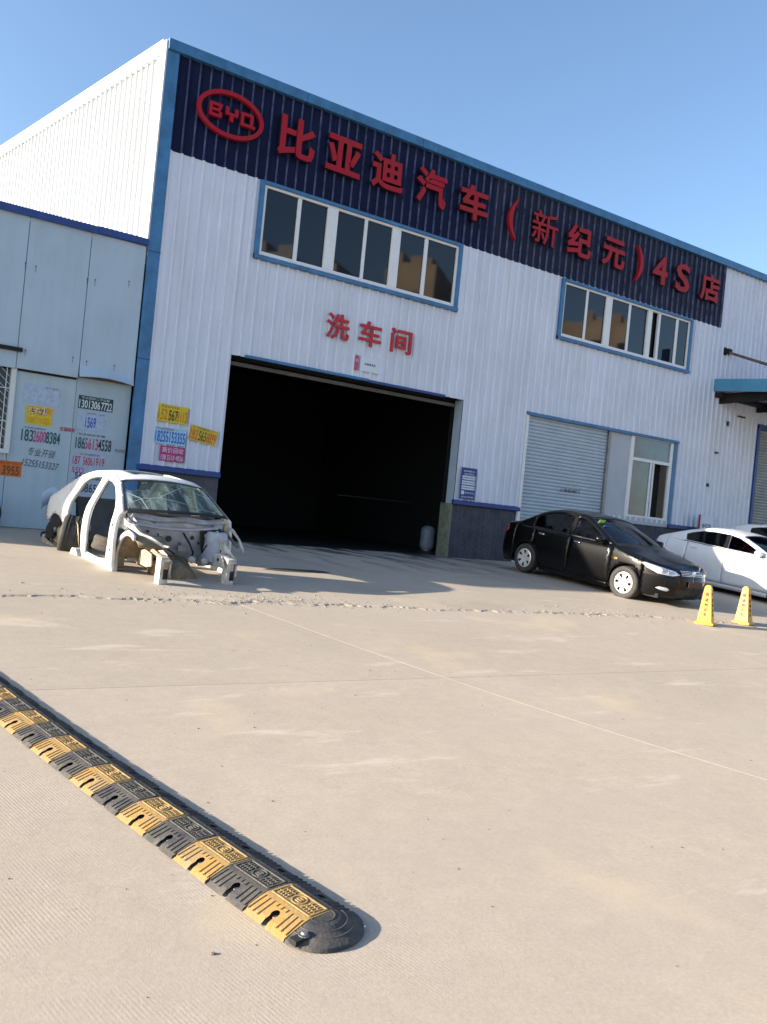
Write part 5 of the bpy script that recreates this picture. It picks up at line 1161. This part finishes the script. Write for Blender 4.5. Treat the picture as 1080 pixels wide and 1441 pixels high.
# ------------------------------------------------------------------ speed bump
def bump_h(w):   # cross profile, w across (-.17..+.17)
    return float(np.interp(w, [-.170,-.166,-.075,-.055,.05,.075,.166,.170], [0,.012,.044,.048,.048,.044,.012,0]))
BL = .25
keyhole = [(-.012,-.170),(-.012,-.128)] + [( .020*math.cos(R(a)), -.112+.020*math.sin(R(a))) for a in (220,180,140,100,60,20,-20,-40)] + [(.012,-.128),(.012,-.170)]
def bump_module(colr):
    w0 = -.170; n = 0
    out = [(-.123,-.170),(-.013,-.170),(-.011,-.132)] + [(.018*math.cos(R(a)), -.114+.018*math.sin(R(a))) for a in (225,190,155,120,90,60,25,-10,-45)] + [(.011,-.132),(.013,-.170),(.123,-.170),(.123,.170),(-.123,.170)]
    rows = [(-.123+.0246*i, w) for w in (-.166,-.075,-.055,.05,.075,.166) for i in range(1, 10)]
    v2, tr = cdt(out, [[(-.02+.04*math.cos(a)/2.2+.02, .115+.02*math.sin(a)) for a in [2*math.pi*k/10 for k in range(10)]]], .03, rows)
    mb = MB(); mi = []
    V = [(a, b, bump_h(b)) for a, b in v2]
    o_ = len(mb.v); mb.v += V
    for t in tr:
        cy = sum(v2[i][1] for i in t)/3; mb.f.append(t); mb.m.append(0 if cy < .052 else 1)
    # end skirts
    for a in (-.123, .123):
        ws = [-.170,-.166,-.075,-.055,.05,.075,.166,.170]; q = len(mb.v)
        mb.v += [(a, w, 0) for w in ws]+[(a, w, bump_h(w)) for w in ws]
        for i in range(7): mb.f.append((q+i, q+i+1, q+8+i+1, q+8+i)); mb.m.append(1)
    # ridges up the slope: chevrons round the bolt slot
    for sgn, m_ in ((-1, 0), (1, 1)):
        for k in range(9):
            a = -.108+.027*k
            if abs(a) < .03: w_a, w_b = .078, .090
            else: w_a, w_b = .080, .155
            for (u0, u1) in ((a-.0045, a+.0045),):
                q = len(mb.v); ws = [w_a+(w_b-w_a)*i/4 for i in range(5)]
                sk_ = .16*a
                for w in ws:
                    hh = bump_h(w); mb.v += [(u0+sk_*(w-.08)*4, sgn*w, hh-.001), (u0+.002+sk_*(w-.08)*4, sgn*w, hh+.0045), (u1-.002+sk_*(w-.08)*4, sgn*w, hh+.0045), (u1+sk_*(w-.08)*4, sgn*w, hh-.001)]
                for i in range(4):
                    for j in range(3): mb.f.append((q+4*i+j, q+4*i+j+1, q+4*i+5+j, q+4*i+4+j)); mb.m.append(m_)
    # embossed crown: square border and a row of raised diamonds and bars
    em = MB()
    def bar(p0, p1, t=.0028):
        d = Vector((p1[0]-p0[0], p1[1]-p0[1])); n_ = Vector((-d.y, d.x)).normalized()*t/1.0
        em.add([(p0[0]+n_.x, p0[1]+n_.y, .0478), (p0[0]-n_.x, p0[1]-n_.y, .0478), (p1[0]-n_.x, p1[1]-n_.y, .0478), (p1[0]+n_.x, p1[1]+n_.y, .0478), (p0[0]+n_.x, p0[1]+n_.y, .0512), (p0[0]-n_.x, p0[1]-n_.y, .0512), (p1[0]-n_.x, p1[1]-n_.y, .0512), (p1[0]+n_.x, p1[1]+n_.y, .0512)], [(4,5,6,7),(0,1,5,4),(1,2,6,5),(2,3,7,6),(3,0,4,7)])
    for (p0, p1) in (((-.11,-.045),(.11,-.045)),((-.11,.042),(.11,.042)),((-.11,-.045),(-.11,.042)),((.11,-.045),(.11,.042))): bar(p0, p1)
    for k in range(16):
        a = 2*math.pi*k/16; b = 2*math.pi*(k+1)/16; bar((.03*math.cos(a), .03*math.sin(a)), (.03*math.cos(b), .03*math.sin(b)), .002)
    bar((-.012,.012),(.012,.012)); bar((-.012,.0),(.012,.0)); bar((-.012,-.012),(.012,-.012)); bar((-.012,0),(-.012,.012)); bar((.012,-.012),(.012,0))
    for s_ in (-1, 1):
        for k in range(4):
            a = s_*(.045+.015*k); bar((a, -.03), (a+.008*s_, .03), .0022)
        bar((s_*.042, -.01), (s_*.1, -.012), .002); bar((s_*.042, .014), (s_*.1, .012), .002)
    return mb, em
sbm = []
bump = empty('speed_bump', (-2.21, -13.38, 0)); tag(bump, 'rubber speed bump of alternating yellow and black blocks bolted to the road', 'speed bump')
BD = Vector((-.262, .965)).normalized(); BN = Vector((BD.y, -BD.x))       # along (away from the camera), across (to the right)
base_y, base_e = bump_module('y')
me_y = base_y.mesh('yellow_block', [MT['bumpyellow'], MT['bumpblack']], fix=True); me_b = base_y.mesh('black_block', [MT['bumpblack'], MT['bumpblack']], fix=True)
me_ey = base_e.mesh('embossing', MT['embossy']); me_eb = base_e.mesh('embossing', MT['emboss'])
nut = MB(); nut.lathe([(0,.016),(.010,.016),(.012,.010),(.020,.008),(.021,.0)], 12, 'z'); me_n = nut.mesh('bolt', MT['steel'])
E0 = Vector((-2.21, -13.38))+BN*.155+BD*.02
def frame_at(d):
    p = E0+BD*d; z0 = gz(p.y); z1 = gz((p+BD*.1).y); sl_ = (z1-z0)/.1
    ex_ = Vector((BD.x, BD.y, sl_)).normalized(); ey_ = Vector((BN.x, BN.y, 0)).normalized(); ez_ = ex_.cross(ey_); ez_ = -ez_ if ez_.z < 0 else ez_
    ey_ = ez_.cross(ex_)
    if ey_.dot(Vector((BN.x, BN.y, 0))) < 0: ey_ = -ey_
    return p, z0, ex_, ey_, ez_
for k in range(26):
    d = .125+k*BL; p, z0, ex_, ey_, ez_ = frame_at(d); wob = random.uniform(-.012, .012)
    # local x along the bump, y across: make it right-handed (x along, y across-right flipped)
    Mx = Matrix((( -ex_.x, ey_.x, ez_.x, p.x), (-ex_.y, ey_.y, ez_.y, p.y), (-ex_.z, ey_.z, ez_.z, z0+.003), (0,0,0,1)))
    o = link_mesh('rubber_block', me_y if k % 2 == 0 else me_b, bump); o.matrix_parent_inverse = Matrix.Identity(4)
    o.matrix_local = Matrix.Translation((2.21, 13.38, 0)) @ Mx @ Matrix.Rotation(wob, 4, 'Z')
    link_mesh('embossing', me_ey if k % 2 == 0 else me_eb, o)
    for sg_ in (-1,):
        b_ = link_mesh('bolt', me_n, o); b_.location = (0, -.112, .004)
# rounded end cap
cap = MB(); nr = 18; ringr = [(.170,0),(.166,.012),(.130,.026),(.128,.0285),(.122,.0265),(.102,.035),(.100,.0375),(.094,.0355),(.075,.044),(.055,.048),(.052,.050),(.046,.048),(0,.048)]
for (r_, h_) in ringr:
    for j in range(nr+1):
        a = -math.pi/2+math.pi*j/nr; cap.v.append((r_*math.cos(a)*.92, r_*math.sin(a), h_))
for i in range(len(ringr)-1):
    for j in range(nr): cap.f.append((i*(nr+1)+j, i*(nr+1)+j+1, (i+1)*(nr+1)+j+1, (i+1)*(nr+1)+j)); cap.m.append(0)
p, z0, ex_, ey_, ez_ = frame_at(-.002)
Mx = Matrix(((-ex_.x, ey_.x, ez_.x, p.x), (-ex_.y, ey_.y, ez_.y, p.y), (-ex_.z, ey_.z, ez_.z, z0+.003), (0,0,0,1)))
oc = cap.build('end_cap', MT['bumpblack'], bump, smooth=False); oc.matrix_local = Matrix.Translation((2.21, 13.38, 0)) @ Mx
sl2 = MB(); sl2.box(.022, .058, -.168, -.118, .010, .030); sl2.lathe([(0,.034),(.020,.034),(.024,.026),(.024,.018)], 14, 'z', (.04,-.115,0)); so = sl2.build('bolt_slot', MT['dark'], oc)
nb_ = link_mesh('bolt', me_n, oc); nb_.location = (.04, -.115, .024); nb_.scale = (1.1, 1.1, 1.1)

# ------------------------------------------------------------------ yellow cones
def cone(x, y, rz, label):
    c_ = empty('no_parking_cone', (x, y, gz(y)+.0), (0, 0, rz)); c_.scale = (.86, .86, .92); tag(c_, label, 'traffic cone', 'yellow cones in front of the cars')
    mb = MB(); rows_ = [(.17,.0),(.17,.035),(.135,.045),(.128,.06),(.056,.66),(.048,.675)]
    for (h_, z) in rows_: mb.v += [(-h_,-h_,z),(h_,-h_,z),(h_,h_,z),(-h_,h_,z)]
    for i in range(len(rows_)-1):
        for k in range(4): mb.f.append((4*i+k, 4*i+(k+1) % 4, 4*i+4+(k+1) % 4, 4*i+4+k)); mb.m.append(0)
    mb.f.append((20,21,22,23)); mb.m.append(0); mb.f.append((3,2,1,0)); mb.m.append(0)
    mb.build('cone_body', MT['yellow'], c_, bevel=.006)
    MB().box(-.036,.036,-.036,.036,.672,.69).build('cone_top', MT['yellow'], c_, bevel=.004)
    for face in range(4):
        for i, ch in enumerate('请勿泊车'):
            zc = .43-i*.085; half = float(np.interp(zc, [.06,.66], [.128,.056])); s_ = .032
            o = text_on('lettering', ch, -s_, s_, zc-s_, zc+s_, -half-.004, .004, mat_ink, c_, offset=.01)
            o.rotation_euler = (0, 0, face*math.pi/2)
        zc = .53; half = float(np.interp(zc, [.06,.66], [.128,.056]))
        o = MB().box(-.03,.03,-half-.006,-half+.01,zc-.03,zc+.03).build('red_emblem', mat_em, c_); o.rotation_euler = (0, 0, face*math.pi/2)
mat_ink = mat('cone_ink', (.10,.035,.01), .6); mat_em = mat('cone_red', (.45,.05,.01), .6)
cone(7.63, -7.70, R(24), 'yellow no parking cone right in front of the black sedan, left of the two')
cone(8.74, -7.62, R(14), 'yellow no parking cone in front of the white sedan, right of the two')

# ------------------------------------------------------------------ small things
gc = empty('gas_cylinder', (8.85, 2.3, ZF+.02)); tag(gc, 'grey steel cylinder standing just inside the wash bay on the right', 'cylinder')
mb = MB(); mb.lathe([(0,.70),(.06,.70),(.12,.685),(.185,.63),(.205,.56),(.205,.14),(.19,.07),(.14,.03),(0,.03)], 24, 'z'); mb.build('cylinder_body', MT['tank'], gc, smooth=True)
mb = MB(); mb.lathe([(.16,.0),(.165,.0),(.165,.08),(.16,.08)], 20, 'z', closed=True); mb.build('foot_ring', MT['steel'], gc)
mb = MB(); mb.lathe([(0,.80),(.03,.80),(.03,.70)], 10, 'z'); mb.box(-.05,.05,-.02,.02,.76,.79); mb.build('valve', MT['black'], gc)
ty2, _, _ = make_wheel_meshes(rt=.30, w=.2, rim=.19)
bt = link_mesh('old_tyre', ty2); bt.location = (-2.46, -.34, ZF+.28); bt.rotation_euler = (R(12), 0, R(6)); tag(bt, 'black tyre leaning on the base of the pale shed at the left edge', 'tyre')
wb_ = empty('small_white_sign', (17.28, -.30, ZF)); tag(wb_, 'small white board standing against the wall behind the white sedan', 'sign')
MB().box(-.33,.33,-.02,.02,1.25,1.83).build('sign_board', MT['paper'], wb_, bevel=.004); MB().box(-.35,-.30,-.03,.0,.02,1.85).build('sign_post', MT['red'], wb_)
MB().tube([(.3,.0,.02),(.3,.0,1.3)], .02).build('sign_post', MT['steel'], wb_)
text_on('lettering', '停车场', -.2, .22, 1.45, 1.60, -.021, .003, MT['dblue'], wb_, offset=.01)

# ------------------------------------------------------------------ block across the road, seen only mirrored in the window panes
ob_ = empty('tan_apartment_block', (0, 0, 0)); tag(ob_, 'tan apartment block across the road, mirrored in the upper windows', 'building')
def block(cx, cy, x0, x1, h_, m, nm):
    w_ = MB(); w_.box(x0, x1, -8, 0, -.1, h_); wl = w_.build(nm, m, ob_); wl.location = (cx, cy, 0); wl.rotation_euler = (0, 0, R(50))
    for q in range(3):
        a_ = x0+(x1-x0)*(.08+.3*q); MB().box(a_, a_+(x1-x0)*(.12+.06*q), -6, -.4, h_, h_+.4+.35*((q*2) % 3)).build('stair_tower', m, wl)
    wm_ = MB().box(-.8,.8,-.02,.06,-.75,.75).mesh('block_window', MT['glass'])
    z = 2.5
    while z < h_-1.5:
        x = x0+2
        while x < x1-1: o = link_mesh('block_window', wm_, wl); o.location = (x, .0, z); x += 3.0
        z += 3.1
block(35, -47, -4, 3, 24.6, MT['tan'], 'block_wall'); block(56, -47, -6, 7, 24.0, MT['tan'], 'block_wall'); block(63, -52, -6, 2, 26.0, MT['greywall'], 'block_wall'); block(22, -50, -5, 5, 23.2, MT['greywall'], 'block_wall')
